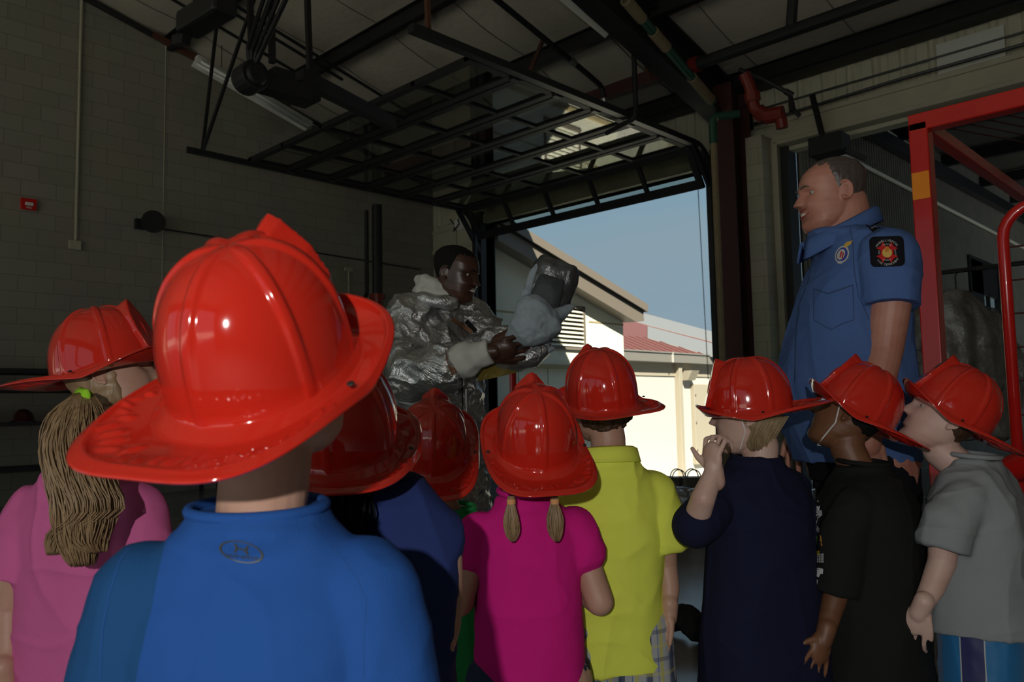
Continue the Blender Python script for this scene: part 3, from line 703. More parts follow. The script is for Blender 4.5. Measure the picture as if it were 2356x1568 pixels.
g = G(); g.box((XA-.05, YD+.2, -.3), (3.6, y1, -.005)); struct('floor_annex', g, M_concrete)
g = G(); g.add([(XA-.1, YD+.22, 5.3), (3.6, YD+.22, 5.3), (3.6, y1, 5.75), (XA-.1, y1, 5.75), (XA-.1, YD+.22, 5.36), (3.6, YD+.22, 5.36), (3.6, y1, 5.81), (XA-.1, y1, 5.81)],
               [(0, 1, 2, 3), (7, 6, 5, 4), (0, 4, 5, 1), (1, 5, 6, 2), (2, 6, 7, 3), (3, 7, 4, 0)])
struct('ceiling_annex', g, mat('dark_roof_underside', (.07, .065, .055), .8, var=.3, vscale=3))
for i in range(5):
    g = G(); y = 11+i*2.4; g.bar((XA, y, 5.2+.03*(y-9.8)), (3.5, y, 5.2+.03*(y-9.8)), .1, .2); trim(g, M_black)
g = G(); ww = win
g.box((XA-.04, ww[0]-.06, ww[2]-.06), (XA+.06, ww[0], ww[3]+.06)); g.box((XA-.04, ww[1], ww[2]-.06), (XA+.06, ww[1]+.06, ww[3]+.06)); g.box((XA-.04, ww[0], ww[2]-.06), (XA+.06, ww[1], ww[2])); g.box((XA-.04, ww[0], ww[3]), (XA+.06, ww[1], ww[3]+.06))
g.box((XA-.03, ww[0], ww[2]), (XA+.04, 17.85, ww[3])); g.box((XA-.03, ww[0], 3.12), (XA+.04, ww[1], ww[3])); g.box((XA-.03, 18.22, 2.3), (XA+.04, 18.27, 3.2)); g.box((XA-.03, 17.8, 2.86), (XA+.04, 18.9, 2.9)); wf = struct('window_1', g, M_black)
g = G(); g.box((XA-.01, 17.85, ww[2]), (XA, ww[1], 3.12)); o = g.build('glass_pane', M_glass, wf)
for (p, q, r, lb) in (((1900, 325), (2290, 540), .03, 'lower pale conduit running along the dark corrugated wall beyond the second doorway'), ((1985, 290), (2356, 480), .022, 'upper thin pale conduit running along the dark corrugated wall beyond the second doorway')):
    a = onX(p[0], p[1], XA+.08); b = onX(q[0], q[1], XA+.08); z = (a.z+b.z)/2; g = G()
    g.tube([(XA+.06, a.y-.6, z), (XA+.06, 22.5, z)], r, 8); tag(g.build('annex_conduit', mat('bright_metal_conduit', (.85, .8, .66), .45)), lb, 'conduit')
g = G(); g.bar((XA+.12, 9.9, 5.0), (XA+.12, 22.8, 5.2), .12, .2); trim(g, M_dsteel)
# overhead door operator/dark gear hanging at the annex head
c = dep(1915, 330, 9.6); g = G(); g.box((-.25, -.1, -.12), (.15, .15, .1)); g.bar((.0, 0, .0), (.35, .1, -.25), .05, .05); g.bar((-.1, 0, .05), (-.15, -.15, .6), .05, .05); o = g.build('door_bracket', M_black); o.location = c
tag(o, 'black bracket hanging under the header of the second doorway above the officer', 'bracket')
# silver coat hanging behind the red post
pc = dep(2205, 740, 5.2)
g = G(); rnd = random.Random(5)
g.loft([(0, 0, -.75, .26, .13, 2.2), (0, 0, -.4, .3, .16, 2.2), (0, 0, -.1, .27, .16, 2.2), (0, 0, .12, .17, .11, 2), (0, 0, .2, .07, .06, 2)], 40)
g.limb([((.2, 0, .0), .09), ((.33, .02, -.3), .085), ((.3, .02, -.6), .08)]); g.limb([((-.2, 0, .0), .09), ((-.3, .02, -.3), .085)])
me = fuse(g, 'coat', .014, 3, lambda c, n: .03*noise.noise(c*6)+.015*noise.noise(Vector((c.x*14, c.y*14, c.z*6))))
t = empty('hanging_coat', pc, YAW, 'silver protective coat hanging behind the red post, right of the officer', 'coat')
link('coat_shell', me, mat('dull_silver_fabric', (.25, .25, .24), .5, metal=.5, var=.3, vscale=8, bump=.8, bscale=14, bdist=.03), t, smooth=True)
g = G(); g.tube([(0, 0, .18), (0, 0, .3), (.03, 0, .34)], .006, 6); g.build('hanger_hook', M_dsteel, t)
g = G(); hk = t.location+Vector((0, 0, .33)); rail = G(); rail.tube([(hk.x-.9, hk.y, hk.z), (hk.x+.9, hk.y, hk.z)], .015, 8); rail.tube([(hk.x-.9, hk.y, hk.z), (hk.x-.9, hk.y, 0)], .02, 8); rail.tube([(hk.x+.9, hk.y, hk.z), (hk.x+.9, hk.y, 0)], .02, 8)
tag(rail.build('coat_rail', M_black), 'dark rail holding the silver protective coat', 'clothes rail')

# ================================================================== OUTSIDE
g = G(); g.add([(-40, YD+.05, -.01), (-4.5, YD+.05, -.01), (-4.5, 11, -.05), (-40, 11, -.05), (-4.5, 19, -1.0), (-40, 19, -1.0), (-4.5, 60, -1.1), (-40, 60, -1.1)], [(0, 1, 2, 3), (3, 2, 4, 5), (5, 4, 6, 7)])
struct('ground_outside', g, M_ground)
g = G(); g.add([(-30, -60, -.4), (30, -60, -.4), (30, YB-.2, -.02), (-30, YB-.2, -.02)], [(0, 1, 2, 3)]); struct('ground_rear', g, M_ground)
AX = -10.2
b1 = empty('station_wing', (AX, 9.8, -1), 0, 'sunlit cream building wing with sloping brown eave and louvre vent outside the doorway', 'building'); l = Vector(b1.location)
eave = lambda y: 4.28 - .29*(y-9.9)
g = G(); yE = 13.82
poly = [(9.82, -1.2), (yE, -1.2), (yE, eave(yE)-.05), (9.82, eave(9.82)-.05)]
vy0, vy1, vz0, vz1 = 11.45, 12.55, 2.18, 3.06
# wall as bands around the vent
def wallbox(y0, y1, z0a, z1f):
    P = [(y0, z0a), (y1, z0a), (y1, z1f(y1)), (y0, z1f(y0))]
    g.prism(P, 0, AX-4.0 if False else AX-.3, AX)
wallbox(9.82, vy0, -1.2, lambda y: eave(y)-.05); wallbox(vy1, yE, -1.2, lambda y: eave(y)-.05); wallbox(vy0, vy1, vz1, lambda y: eave(y)-.05); wallbox(vy0, vy1, -1.2, lambda y: vz0)
g.prism([(yE-.3, -1.2), (yE, -1.2), (yE, eave(yE)-.05), (yE-.3, eave(yE)-.05)], 0, AX-8, AX-.3)
L(g, b1).build('wall', M_bcream, b1)
g = G(); zg = 2.82; g.box((AX-.02, 9.82, zg-.03), (AX+.008, vy0-.1, zg)); g.box((AX-.02, vy1+.12, zg-.06), (AX+.008, yE+.01, zg-.03)); g.box((AX, 9.82, 1.8), (AX+.07, yE+.07, 1.88)); L(g, b1).build('wall_groove', M_bgroove, b1)
g = G()
for y in (10.6, 11.4, 12.2, 13.0): g.box((AX-.01, y, -1.2), (AX+.004, y+.012, 1.8))
L(g, b1).build('panel_joint', M_gutter, b1)
# roof/fascia
g = G(); g.prism([(9.82, eave(9.82)), (yE+.3, eave(yE+.3)), (yE+.32, eave(yE+.32)-.2), (yE+.0, eave(yE)-.32), (9.82, eave(9.82)-.30)], 0, AX+.02, AX+.32); L(g, b1).build('fascia', M_fascia, b1)
g = G(); g.prism([(9.82, eave(9.82)+.16), (yE+.36, eave(yE+.36)+.16), (yE+.36, eave(yE+.36)), (9.82, eave(9.82)+.0)], 0, AX-8, AX+.40); L(g, b1).build('roof', M_fascia, b1)
g = G(); g.prism([(9.82, eave(9.82)+.01), (yE+.3, eave(yE+.3)+.01), (yE+.3, eave(yE+.3)-.02), (9.82, eave(9.82)-.02)], 0, AX+.02, AX+.36); L(g, b1).build('drip_edge', M_black, b1)
# louvre
g = G(); f_ = .05
g.box((AX-.15, vy0, vz0), (AX+.02, vy0+f_, vz1)); g.box((AX-.15, vy1-f_, vz0), (AX+.02, vy1, vz1)); g.box((AX-.15, vy0, vz0), (AX+.05, vy1, vz0+f_)); g.box((AX-.15, vy0, vz1-f_), (AX+.02, vy1, vz1)); 
lv = L(g, b1).build('louvre_vent', M_fascia, b1)
g = G(); ns = 9
for i in range(ns):
    z = vz0+.07+i*(vz1-vz0-.12)/ns; g.add([(AX-.10, vy0+f_, z+.055), (AX+.01, vy0+f_, z), (AX+.01, vy1-f_, z), (AX-.10, vy1-f_, z+.055), (AX-.10, vy0+f_, z+.07), (AX+.01, vy0+f_, z+.03), (AX+.01, vy1-f_, z+.03), (AX-.10, vy1-f_, z+.07)], [(0, 1, 2, 3), (7, 6, 5, 4), (0, 4, 5, 1), (1, 5, 6, 2), (2, 6, 7, 3), (3, 7, 4, 0)])
L(g, b1).build('louvre_slats', M_bcream, lv)
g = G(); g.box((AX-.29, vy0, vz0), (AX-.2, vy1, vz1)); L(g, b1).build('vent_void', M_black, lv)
# second building
BX = -12.0
b2 = empty('red_roof_building', (BX, 16, -1), 0, 'pale building with a red metal roof and grey gutter beyond the cream wing', 'building'); l = Vector(b2.location)
g = G(); g.box((BX-.3, 13.8, -1.5), (BX, 26, 2.5)); L(g, b2).build('wall', M_bwhite, b2)
g = G(); g.box((BX, 13.8, 1.83), (BX+.03, 26, 2.3)); L(g, b2).build('upper_band', M_tan, b2)
zg = 2.3
g = G(); g.box((BX, 13.5, zg-.13), (BX+.28, 26, zg+.12)); g.box((BX+.24, 13.5, zg+.10), (BX+.31, 26, zg+.14)); L(g, b2).build('gutter', M_gutter, b2, bevel=.01)
g = G(); yj = onX(1525, 830, BX).y; g.box((BX+.28, yj, zg-.13), (BX+.315, yj+.04, zg+.14)); L(g, b2).build('gutter_joint', M_bwhite, b2)
# sloped roof rising away from camera (toward -x)
rs = .42
def rp(px, py):
    """pixel onto roof plane z = zg+.12 + rs*(BX+.25 - x)"""
    r = ray(px, py); n = Vector((rs, 0, 1)); c = zg+.12+rs*(BX+.25); return CP + r*((c-n.dot(CP))/n.dot(r))
g = G()
P = [Vector((BX+.25, 13.5, zg+.12)), Vector((BX+.25, 27, zg+.12)), rp(1660, 768), rp(1452, 708)]
q0 = rp(1300, 668)
P = [Vector((BX+.25, 12.5, zg+.12)), Vector((BX+.25, 27.5, zg+.12)), rp(1700, 780), rp(1452, 711), q0]
nn = len(P); g.add([tuple(p) for p in P]+[tuple(p-Vector((0, 0, .15))) for p in P], [tuple(range(nn)), tuple(range(2*nn-1, nn-1, -1))]+[(i, (i+1) % nn, nn+(i+1) % nn, nn+i) for i in range(nn)])
L(g, b2).build('roof', M_redroof, b2)
def strip(pl, nm, m, up=.03):
    g = G(); Q = [rp(*p)+Vector((0, 0, up)) for p in pl]; k = len(Q)
    g.add([tuple(p) for p in Q]+[tuple(p-Vector((0, 0, up+.01))) for p in Q], [tuple(range(k)), tuple(range(2*k-1, k-1, -1))]+[(i, (i+1) % k, k+(i+1) % k, k+i) for i in range(k)])
    L(g, b2).build(nm, m, b2)
strip([(1430, 712), (1445, 712), (1660, 770), (1660, 792), (1490, 748), (1430, 730)], 'pale_roof_strip', M_lightroof)
strip([(1490, 752), (1660, 797), (1660, 826), (1490, 778)], 'pale_roof_strip', M_lightroof)
# ribs of the roof
g = G()
for y in np.arange(14, 27, .35): g.bar((BX+.25, y, zg+.13), (BX-1.0, y, zg+.13+rs*1.25), .03, .03)
L(g, b2).build('roof_rib', M_redroof, b2)
yy = onX(1553, 842, BX).y
g = G(); g.box((BX, yy-.05, -1.2), (BX+.16, yy+.10, zg-.1)); L(g, b2).build('downspout', M_tan, b2, bevel=.01)
a = onX(1558, 850, BX); b_ = onX(1586, 868, BX)
g = G(); g.add([(BX, a.y+.18, 1.98), (BX+.35, a.y+.18, 1.98), (BX+.35, a.y+.55, 1.98), (BX, a.y+.55, 1.98), (BX, a.y+.18, 1.72), (BX+.2, a.y+.18, 1.72), (BX+.2, a.y+.55, 1.72), (BX, a.y+.55, 1.72)], [(0, 1, 2, 3), (7, 6, 5, 4), (0, 4, 5, 1), (1, 5, 6, 2), (2, 6, 7, 3), (3, 7, 4, 0)])
L(g, b2).build('wall_lamp', M_tan, b2)
y0 = onX(1588, 890, BX).y; 
g = G(); g.box((BX, y0, -.55), (BX+.12, y0+1.5, 1.62)); L(g, b2).build('cabinet_door', M_tan, b2, bevel=.01)
g = G()
for z in (-.2, .55, 1.3): g.box((BX+.12, y0+.03, z), (BX+.14, y0+.07, z+.05))
L(g, b2).build('hinge', M_fascia, b2)

# ================================================================== HELMET
def helmet_mesh():
    N = 320; TD = 30; H = .1291; rows = []
    def se(th, w, f, r, e):
        y = r if math.cos(th) < 0 else f; c = abs(math.cos(th)); s_ = abs(math.sin(th))
        return 1.0/((s_/w)**e + (c/y)**e)**(1/e)
    ribs = [math.radians(a) for a in (0, 60, 120, 180, 240, 300)]
    rnd = random.Random(2); bumps = []
    for i in range(26):
        a = PI + math.radians(-62+124*i/25); bumps.append((a, rnd.uniform(.45, .72), rnd.uniform(.5, 1), rnd.choice((-.5, .5, 0))))
    for k in range(TD+1):
        ph = (PI/2)*(k/TD); row = []
        for j in range(N):
            th = 2*PI*j/N; R = se(th, .084, .100, .103, 2.1)
            q = math.sin(ph)**.92; r = R*q; z = H*max(0, (1-q**2.35))**(1/2.35) if k < TD else 0.0
            if k < TD and q > .93: pass
            rib = 0
            for a in ribs:
                d = (th-a+PI) % (2*PI)-PI; ww = .0062
                rib = max(rib, math.exp(-((d*max(r, .004))/ww)**4))
            am = .0042*rib*min(1, q*3)*(1-.6*max(0, (q-.9)/.1))
            nr = Vector((math.sin(th)*q, math.cos(th)*q, 1-q*.75)).normalized()
            row.append((math.sin(th)*r+nr.x*am, math.cos(th)*r+nr.y*am, z+nr.z*am))
        rows.append(row)
    # brim
    TB = 38
    for k in range(1, TB+1):
        u = k/TB; row = []
        for j in range(N):
            th = 2*PI*j/N; R = se(th, .084, .100, .103, 2.1); Ro = se(th, .1141, .1307, .1951, 3.35)
            c = math.cos(th); rear = max(0, -c)**1.3; front = max(0, c)**1.5; side = 1-rear-front
            r = R + (Ro-R)*u
            z = -.010*min(1, u*5) + (rear*.0296 + front*.0355 - side*.0037)*u**1.7
            lip = max(0, (u-.86)/.14); z += .0035*math.exp(-((u-.84)/.05)**2) - .006*lip**2
            if .3 < u < .9 and rear > .2:
                for a, uu, am, sl in bumps:
                    d = (th-a+PI) % (2*PI)-PI
                    x = d*.16; y = (u-uu)*.085; x2 = x*math.cos(sl)+y*math.sin(sl); y2 = -x*math.sin(sl)+y*math.cos(sl)
                    z += .0042*am*math.exp(-(x2/.0036)**2-(y2/.010)**4)
            row.append((math.sin(th)*r, math.cos(th)*r, z))
        rows.append(row)
    vs = [(0, 0, H)]; fs = []
    for row in rows[1:]: vs += row
    for j in range(N): fs.append((0, 1+j, 1+(j+1) % N))
    for i in range(len(rows)-2):
        for j in range(N):
            k = (j+1) % N; fs.append((1+i*N+j, 1+(i+1)*N+j, 1+(i+1)*N+k, 1+i*N+k))
    me = bpy.data.meshes.new('helmet_shell'); me.from_pydata(vs, [], fs)
    bm = bmesh.new(); bm.from_mesh(me); bmesh.ops.recalc_face_normals(bm, faces=bm.faces)
    if sum(f.normal.z for f in bm.faces) < 0: bmesh.ops.reverse_faces(bm, faces=bm.faces)
    bm.to_mesh(me); bm.free()
    o = bpy.data.objects.new('t', me); COL.objects.link(o); m = o.modifiers.new('s', 'SOLIDIFY'); m.thickness = .0022; m.offset = -1
    m2 = evaluate(o); bpy.data.objects.remove(o); m2.materials.clear(); m2.materials.append(M_helmet); m2.shade_smooth(); m2.name = 'helmet_shell'; return m2
HM = helmet_mesh()
def shield_mesh():
    out = [(-.034, .015), (.034, .015), (.041, .060), (.033, .095), (.011, .126), (0, .133), (-.011, .126), (-.033, .095), (-.041, .060)]
    fy = lambda z: .108-(z-.015)*.30
    g = G(); n = len(out)
    A = [(x, fy(z), z) for x, z in out]; B = [(x*.93, fy(z)-.012, z-.004) for x, z in out]
    C = [(x*.55, fy(z)-.045, min(z*.90, .112)) for x, z in out]
    g.add(A+B+C, [tuple(range(n-1, -1, -1)), tuple(range(2*n, 3*n))]+[(i, (i+1) % n, n+(i+1) % n, n+i) for i in range(n)]+[(n+i, n+(i+1) % n, 2*n+(i+1) % n, 2*n+i) for i in range(n)])
    me = fuse(g, 'front_shield', .0022, 5); me.materials.append(M_helmet); return me
SM = shield_mesh()
riv = G(); riv.ball((0, 0, 0), (.004, .004, .002), nu=10, nv=6); RVm = riv.mesh('rivet'); RVm.materials.append(M_dsteel)
def helmet(px, py, d, off, pitch, roll, label, scale=1.0):
    M = Matrix.Translation(dep(px, py, d)) @ Matrix.Rotation(YAW+math.radians(off), 4, 'Z') @ Matrix.Rotation(math.radians(pitch), 4, 'X') @ Matrix.Rotation(math.radians(roll), 4, 'Y')
    t = empty('toy_fire_helmet', label=label, cat='helmet', group='red toy fire helmets worn by the children'); t.matrix_world = M @ Matrix.Scale(scale, 4)
    for nm, me in (('helmet_shell', HM), ('front_shield', SM)):
        o = bpy.data.objects.new(nm, me); COL.objects.link(o); o.parent = t
    for x in (-.104, .104):
        o = bpy.data.objects.new('rivet', RVm); COL.objects.link(o); o.parent = t; o.location = (x, -.02, -.001)
    t['_m'] = 1; del t['_m']
    return t, M
# ================================================================== HEAD
TAB = [(0.0, .33, .12, .10), (.04, .385, .03, .19), (.12, .41, -.08, .25), (.20, .405, -.18, .285), (.28, .41, -.24, .30), (.36, .405, -.30, .315), (.45, .40, -.36, .325), (.52, .388, -.40, .33),
       (.60, .405, -.43, .335), (.70, .395, -.45, .345), (.80, .35, -.43, .33), (.88, .27, -.37, .285), (.94, .18, -.28, .215), (.98, .07, -.17, .12), (1.0, -.02, -.08, .01)]
def tabv(t):
    for a, b in zip(TAB, TAB[1:]):
        if a[0] <= t <= b[0]:
            k = (t-a[0])/(b[0]-a[0]); k = k*k*(3-2*k)*.35 + k*.65; return [a[i]+(b[i]-a[i])*k for i in (1, 2, 3)]
    return TAB[-1][1:]
def gs(x, s_): return math.exp(-(x/s_)**2)
def head_pt(t, th, smile=0.0, jaw=1.0, face=1.0, off=0.0):
    f, b, w_ = tabv(t)
    if t < .4: w_ *= 1+(jaw-1)*(1-t/.4); f = f*(1+.04*(jaw-1))
    mid = b + (f-b)*.5; hy = (f-b)*.5; c = math.cos(th); s_ = math.sin(th)
    e = 2.25
    x = w_*math.copysign(abs(s_)**(2/e), s_); y = mid + hy*math.copysign(abs(c)**(2/e), c)
    if c > 0:
        k = c**.8
        nz = 0
        if .34 < t < .60:
            ridge = min(1, (.60-t)/.20); lower = 1 if t > .385 else max(0, (t-.34)/.045)
            nz = (.02+.098*ridge**1.2)*gs(x, .045+.038*ridge)*lower
            nz += .03*gs(t-.39, .03)*gs(abs(x)-.055, .03)
        y += face*k*(nz - .042*gs(abs(x)-.145, .075)*gs(t-.525, .04) + .022*gs(t-.60, .035)*gs(abs(x)-.1, .14)
              + .022*gs(t-.285, .018)*gs(x, .10) + .024*gs(t-.235, .02)*gs(x, .09) - .018*gs(t-.262, .009)*gs(x, .13+.05*smile)
              - .02*gs(t-.19, .02)*gs(x, .12) + .03*gs(t-.09, .05)*gs(x, .09) + (.02+.022*smile)*gs(abs(x)-.19, .08)*gs(t-.37, .06))
    return Vector((x, y, t-.55)) + Vector((s_, c, .25 if t > .9 else 0))*off
def head_geo(g, M, Hh, NT_=70, NTH=72, fn=None, **kw):
    vs = []; fs = []
    for i in range(NT_+1):
        t = .002+.996*i/NT_; 
        for j in range(NTH):
            th = 2*PI*j/NTH; kk = dict(kw)
            if fn: kk['off'] = fn(t, th)
            vs.append(M @ (head_pt(t, th, **kk)*Hh))
    for i in range(NT_):
        for j in range(NTH):
            k = (j+1) % NTH; fs.append((i*NTH+j, i*NTH+k, (i+1)*NTH+k, (i+1)*NTH+j))
    fs += [tuple(range(NTH-1, -1, -1)), tuple(range(NT_*NTH, (NT_+1)*NTH))]
    g.add(vs, fs)
def ears(g, M, Hh, big=1.0):
    for sd in (-1, 1):
        R3 = M.to_3x3() @ Matrix.Rotation(sd*.25, 3, 'Z')
        c = Vector((sd*.338, -.045, -.075)); g.ball(M @ (c*Hh), (.018*Hh, .062*Hh*big, .10*Hh*big), R3, 14, 10)
        pts = []
        for a in np.linspace(-2.4, 2.2, 12):
            pts.append(M @ ((c+Vector((sd*(.025+.012*math.cos(a)), -.068*math.cos(a)*big, .10*math.sin(a)*big+.005)))*Hh))
        g.tube(pts, [.011*Hh]*4+[.015*Hh]*8, 8)
        g.ball(M @ ((c+Vector((sd*.012, .03, -.095)))*Hh), .026*Hh, None, 10, 8)
def hairline(t, th, nape=.2, side=.44, front=.84, thick=.03, soft=.04, under=True):
    c = math.cos(th)
    hl = nape+(side-nape)*max(0, min(1, (c+1)))**1.2 if c < 0 else side+(front-side)*min(1, c*2.2)**.8
    if 0 < c < .32: hl = side - .06 + (c/.32)*(front-side)*.9
    if under: thick *= max(.12, min(1, 1-(t-.36)/.16))
    m = max(-1, min(1, (t-hl)/soft)); return thick*m if m > 0 else -.05*abs(m)
def hair_cap(M, Hh, m, parent, voxel=.004, name='hair', noise_amp=.0014, **kw):
    g = G(); head_geo(g, M, Hh, face=0, fn=lambda t, th: hairline(t, th, **kw))
    me = fuse(g, name, voxel, 1, lambda c, n: noise_amp*noise.noise(c*70)+noise_amp*.5*noise.noise(Vector((c.x*200, c.y*200, c.z*40))))
    return link(name, me, m, parent)
def strands(g, guides, n, spread, r, seed=1, tip=.3):
    rnd = random.Random(seed)
    def cr(gd):
        out = []; K = len(gd)
        for k in range(K-1):
            q = [gd[max(0, k-1)], gd[k], gd[k+1], gd[min(K-1, k+2)]]
            for j in range(3):
                t = j/3; f = [-.5*t+t*t-.5*t**3, 1-2.5*t*t+1.5*t**3, .5*t+2*t*t-1.5*t**3, -.5*t*t+.5*t**3]
                out.append((sum((Vector(q[m][0])*f[m] for m in range(4)), Vector((0, 0, 0))), sum(q[m][1]*f[m] for m in range(4))))
        out.append((Vector(gd[-1][0]), gd[-1][1])); return out
    guides = [cr(x) for x in guides]
    for i in range(n):
        gd = guides[i % len(guides)]; a = rnd.uniform(0, 2*PI); q = math.sqrt(rnd.random()); off = Vector((math.cos(a)*q, math.sin(a)*q, 0)); end = 1-rnd.random()*.18
        P = []; Rr = []
        K = len(gd)
        for k, (p, s_) in enumerate(gd):
            w_ = Vector((noise.noise(Vector((i*7.1, k*.2, 0))), noise.noise(Vector((i*3.3, k*.2, 9))), 0))*spread*.35
            pp = Vector(p)
            if k == K-1: pp = Vector(gd[k-1][0]).lerp(pp, end)
            P.append(pp+off*s_*spread+w_*s_); Rr.append(r*(1 if k < K-1 else tip))
        g.tube(P, Rr, 5)
# ================================================================== HANDS
def hand(g, wrist, dr, pn, s, side=1, curl=(.25, .3, .35, .4), thumb=(.5, .15), spread=.20, L=.118, fr=.0054):
    """dr: hand direction, pn: palm-facing normal, side: +1 if the thumb lies along dr x pn"""
    w_ = Vector(wrist); d = Vector(dr).normalized(); p = Vector(pn); p = (p-d*p.dot(d)).normalized(); a = d.cross(p).normalized()*side
    R3 = Matrix((a, d, p)).transposed(); pl = L*.48*s; pw = L*.235*s
    g.ball(w_+d*pl*.52, (pw, pl*.62, L*.11*s), R3, 18, 12); g.ball(w_+d*pl*.3+a*pw*.5+p*L*.03, (pw*.5, pl*.4, L*.1*s), R3, 12, 8)
    g.limb([(w_-d*.02*s, L*.18*s), (w_+d*pl*.2, L*.17*s)])
    for i, ln in enumerate((.92, 1.0, .93, .74)):
        o = (1-i*2/3)*.96; b = w_+d*pl*(.95-.06*abs(o))+a*pw*o; dd = (d+a*spread*o).normalized(); seg = L*.52*ln*s/3*1.08; pts = [(b-dd*.012*s, fr*s*1.12)]; q = b; ang = 0
        for k in range(3):
            ang += curl[i]*(1.0 if k else .8); v = dd*math.cos(ang)+p*math.sin(ang); q = q+v*seg*(1.2 if k == 0 else .95); pts.append((q, fr*s*(1-.09*k)))
        g.limb(pts, 10)
    b = w_+d*pl*.22+a*pw*.75; v = (d*math.cos(thumb[0])+a*math.sin(thumb[0])+p*thumb[1]).normalized(); q1 = b+v*L*.22*s; v2 = (v+d*.35+p*.12).normalized(); q2 = q1+v2*L*.19*s
    g.limb([(b, fr*1.5*s), (q1, fr*1.25*s), (q2, fr*.95*s)], 10)
# ================================================================== CLOTH helpers
def folds(seed, amp=.004, vert=1.0, fine=.0012):
    o = Vector((seed*3.7, seed*1.3, 0))
    def f(c, n):
        a = noise.noise(Vector((c.x*9, c.y*9, c.z*3.0*vert))+o); b = noise.noise(Vector((c.x*5+c.z*4, c.y*5, c.z*9))+o*2)
        r = 1-abs(a)*2.2
        r2 = 1-abs(b)*2.4
        return max(-.0035, 1.9*amp*(a*.8+b*.5+.45*max(0, r)**3+.4*max(0, r2)**4)) + fine*noise.noise(c*38+o)
    return f
def sleeve(g, pts, rs, hollow=.05, thick=.005, n=24):
    """open-ended sleeve: pts/rs from shoulder to hem"""
    P = [Vector(p) for p in pts]; d = (P[-2]-P[-1]).normalized(); Rr = list(rs)
    P2 = P+[P[-1]+d*.001, P[-1]+d*hollow]; R2 = Rr+[Rr[-1]-thick, Rr[-1]*.55]
    g.ball(P[0], rs[0], nu=n, nv=12); 
    for i in range(1, len(P)-1): g.ball(P[i], rs[i]*.995, nu=n, nv=12)
    g.tube(P2, R2, n)
def body_under(root, M, Hh, zs, sw, s, arms, skinm, jaw=1.0, smile=0.0, hands=True, voxel=.004, neck_r=.043, lean=0.0, hkw={}, ear=1.0, legs=True, fr=.0054, torso_r=.8, ty=0.0):
    g = G(); head_geo(g, M, Hh, jaw=jaw, smile=smile); ears(g, M, Hh, ear)
    nb = Vector((0, ty-.005, zs-.03*s)); nt_ = M @ Vector((0, -.04*Hh, -.30*Hh)); nm_ = M @ Vector((0, -.10*Hh, -.46*Hh))
    g.limb([(nb+Vector((0, 0, -.02)), neck_r*1.1), (nb.lerp(nm_, .45), neck_r*1.0), (nm_, neck_r), (nt_, neck_r*1.02)], 20)
    w_ = sw*torso_r
    g.loft([(0, ty, .47*s, .09*s, .07*s, 2.2), (0, ty, .56*s, w_*.95, .075*s, 2.3), (0, ty, .7*s, w_, .075*s, 2.3), (0, ty, zs-.09*s, w_*.95, .06*s, 2.2), (0, ty, zs-.045*s, w_*.6, .045*s, 2)], 32)
    for side, A in arms.items():
        P = [(Vector(p), r) for p, r in A['pts']]; P.insert(0, (Vector((P[0][0].x*.5, P[0][0].y, P[0][0].z-.01)), P[0][1])); g.limb(P, 18)
        if hands:
            hh = A['hand']; hand(g, P[-1][0], hh[0], hh[1], s*hh[4] if len(hh) > 4 else s, hh[2], **(hh[3] if len(hh) > 3 else {}), fr=fr)
    if legs:
        for sd in (-1, 1):
            g.limb([((sd*.06*s, ty*.3, .50*s), .075*s), ((sd*.066*s, .008, .30*s), .050*s), ((sd*.068*s, .005, .27*s), .047*s), ((sd*.07*s, -.012, .19*s), .042*s), ((sd*.07*s, -.015, .055*s), .028*s), ((sd*.075*s, .05*s, .03*s), .024*s)], 18)
    me = fuse(g, 'body', voxel, 3); return link('body', me, skinm, root)
def lids(g, M, Hh):
    for sd in (-1, 1):
        for dz, dy, r in ((.030, -.010, .050), (-.034, -.008, .046)): g.ball(M @ (Vector((sd*.150, .298+dy, -.028+dz))*Hh), (r*Hh*1.15, r*Hh, r*Hh*.8), None, 14, 10)
def eyes(root, M, Hh, gaze=0.0):
    for sd in (-1, 1):
        c = Vector((sd*.150, .298, -.028))*Hh; g = G(); g.ball(M @ c, .046*Hh, None, 16, 12); o = g.build('eye', M_eye, root, smooth=True)
        g = G(); v = Vector((gaze, 1, -.05)).normalized(); g.ball(M @ (c+v*.026*Hh), .024*Hh, None, 12, 10); g.build('iris', M_iris, o, smooth=True)
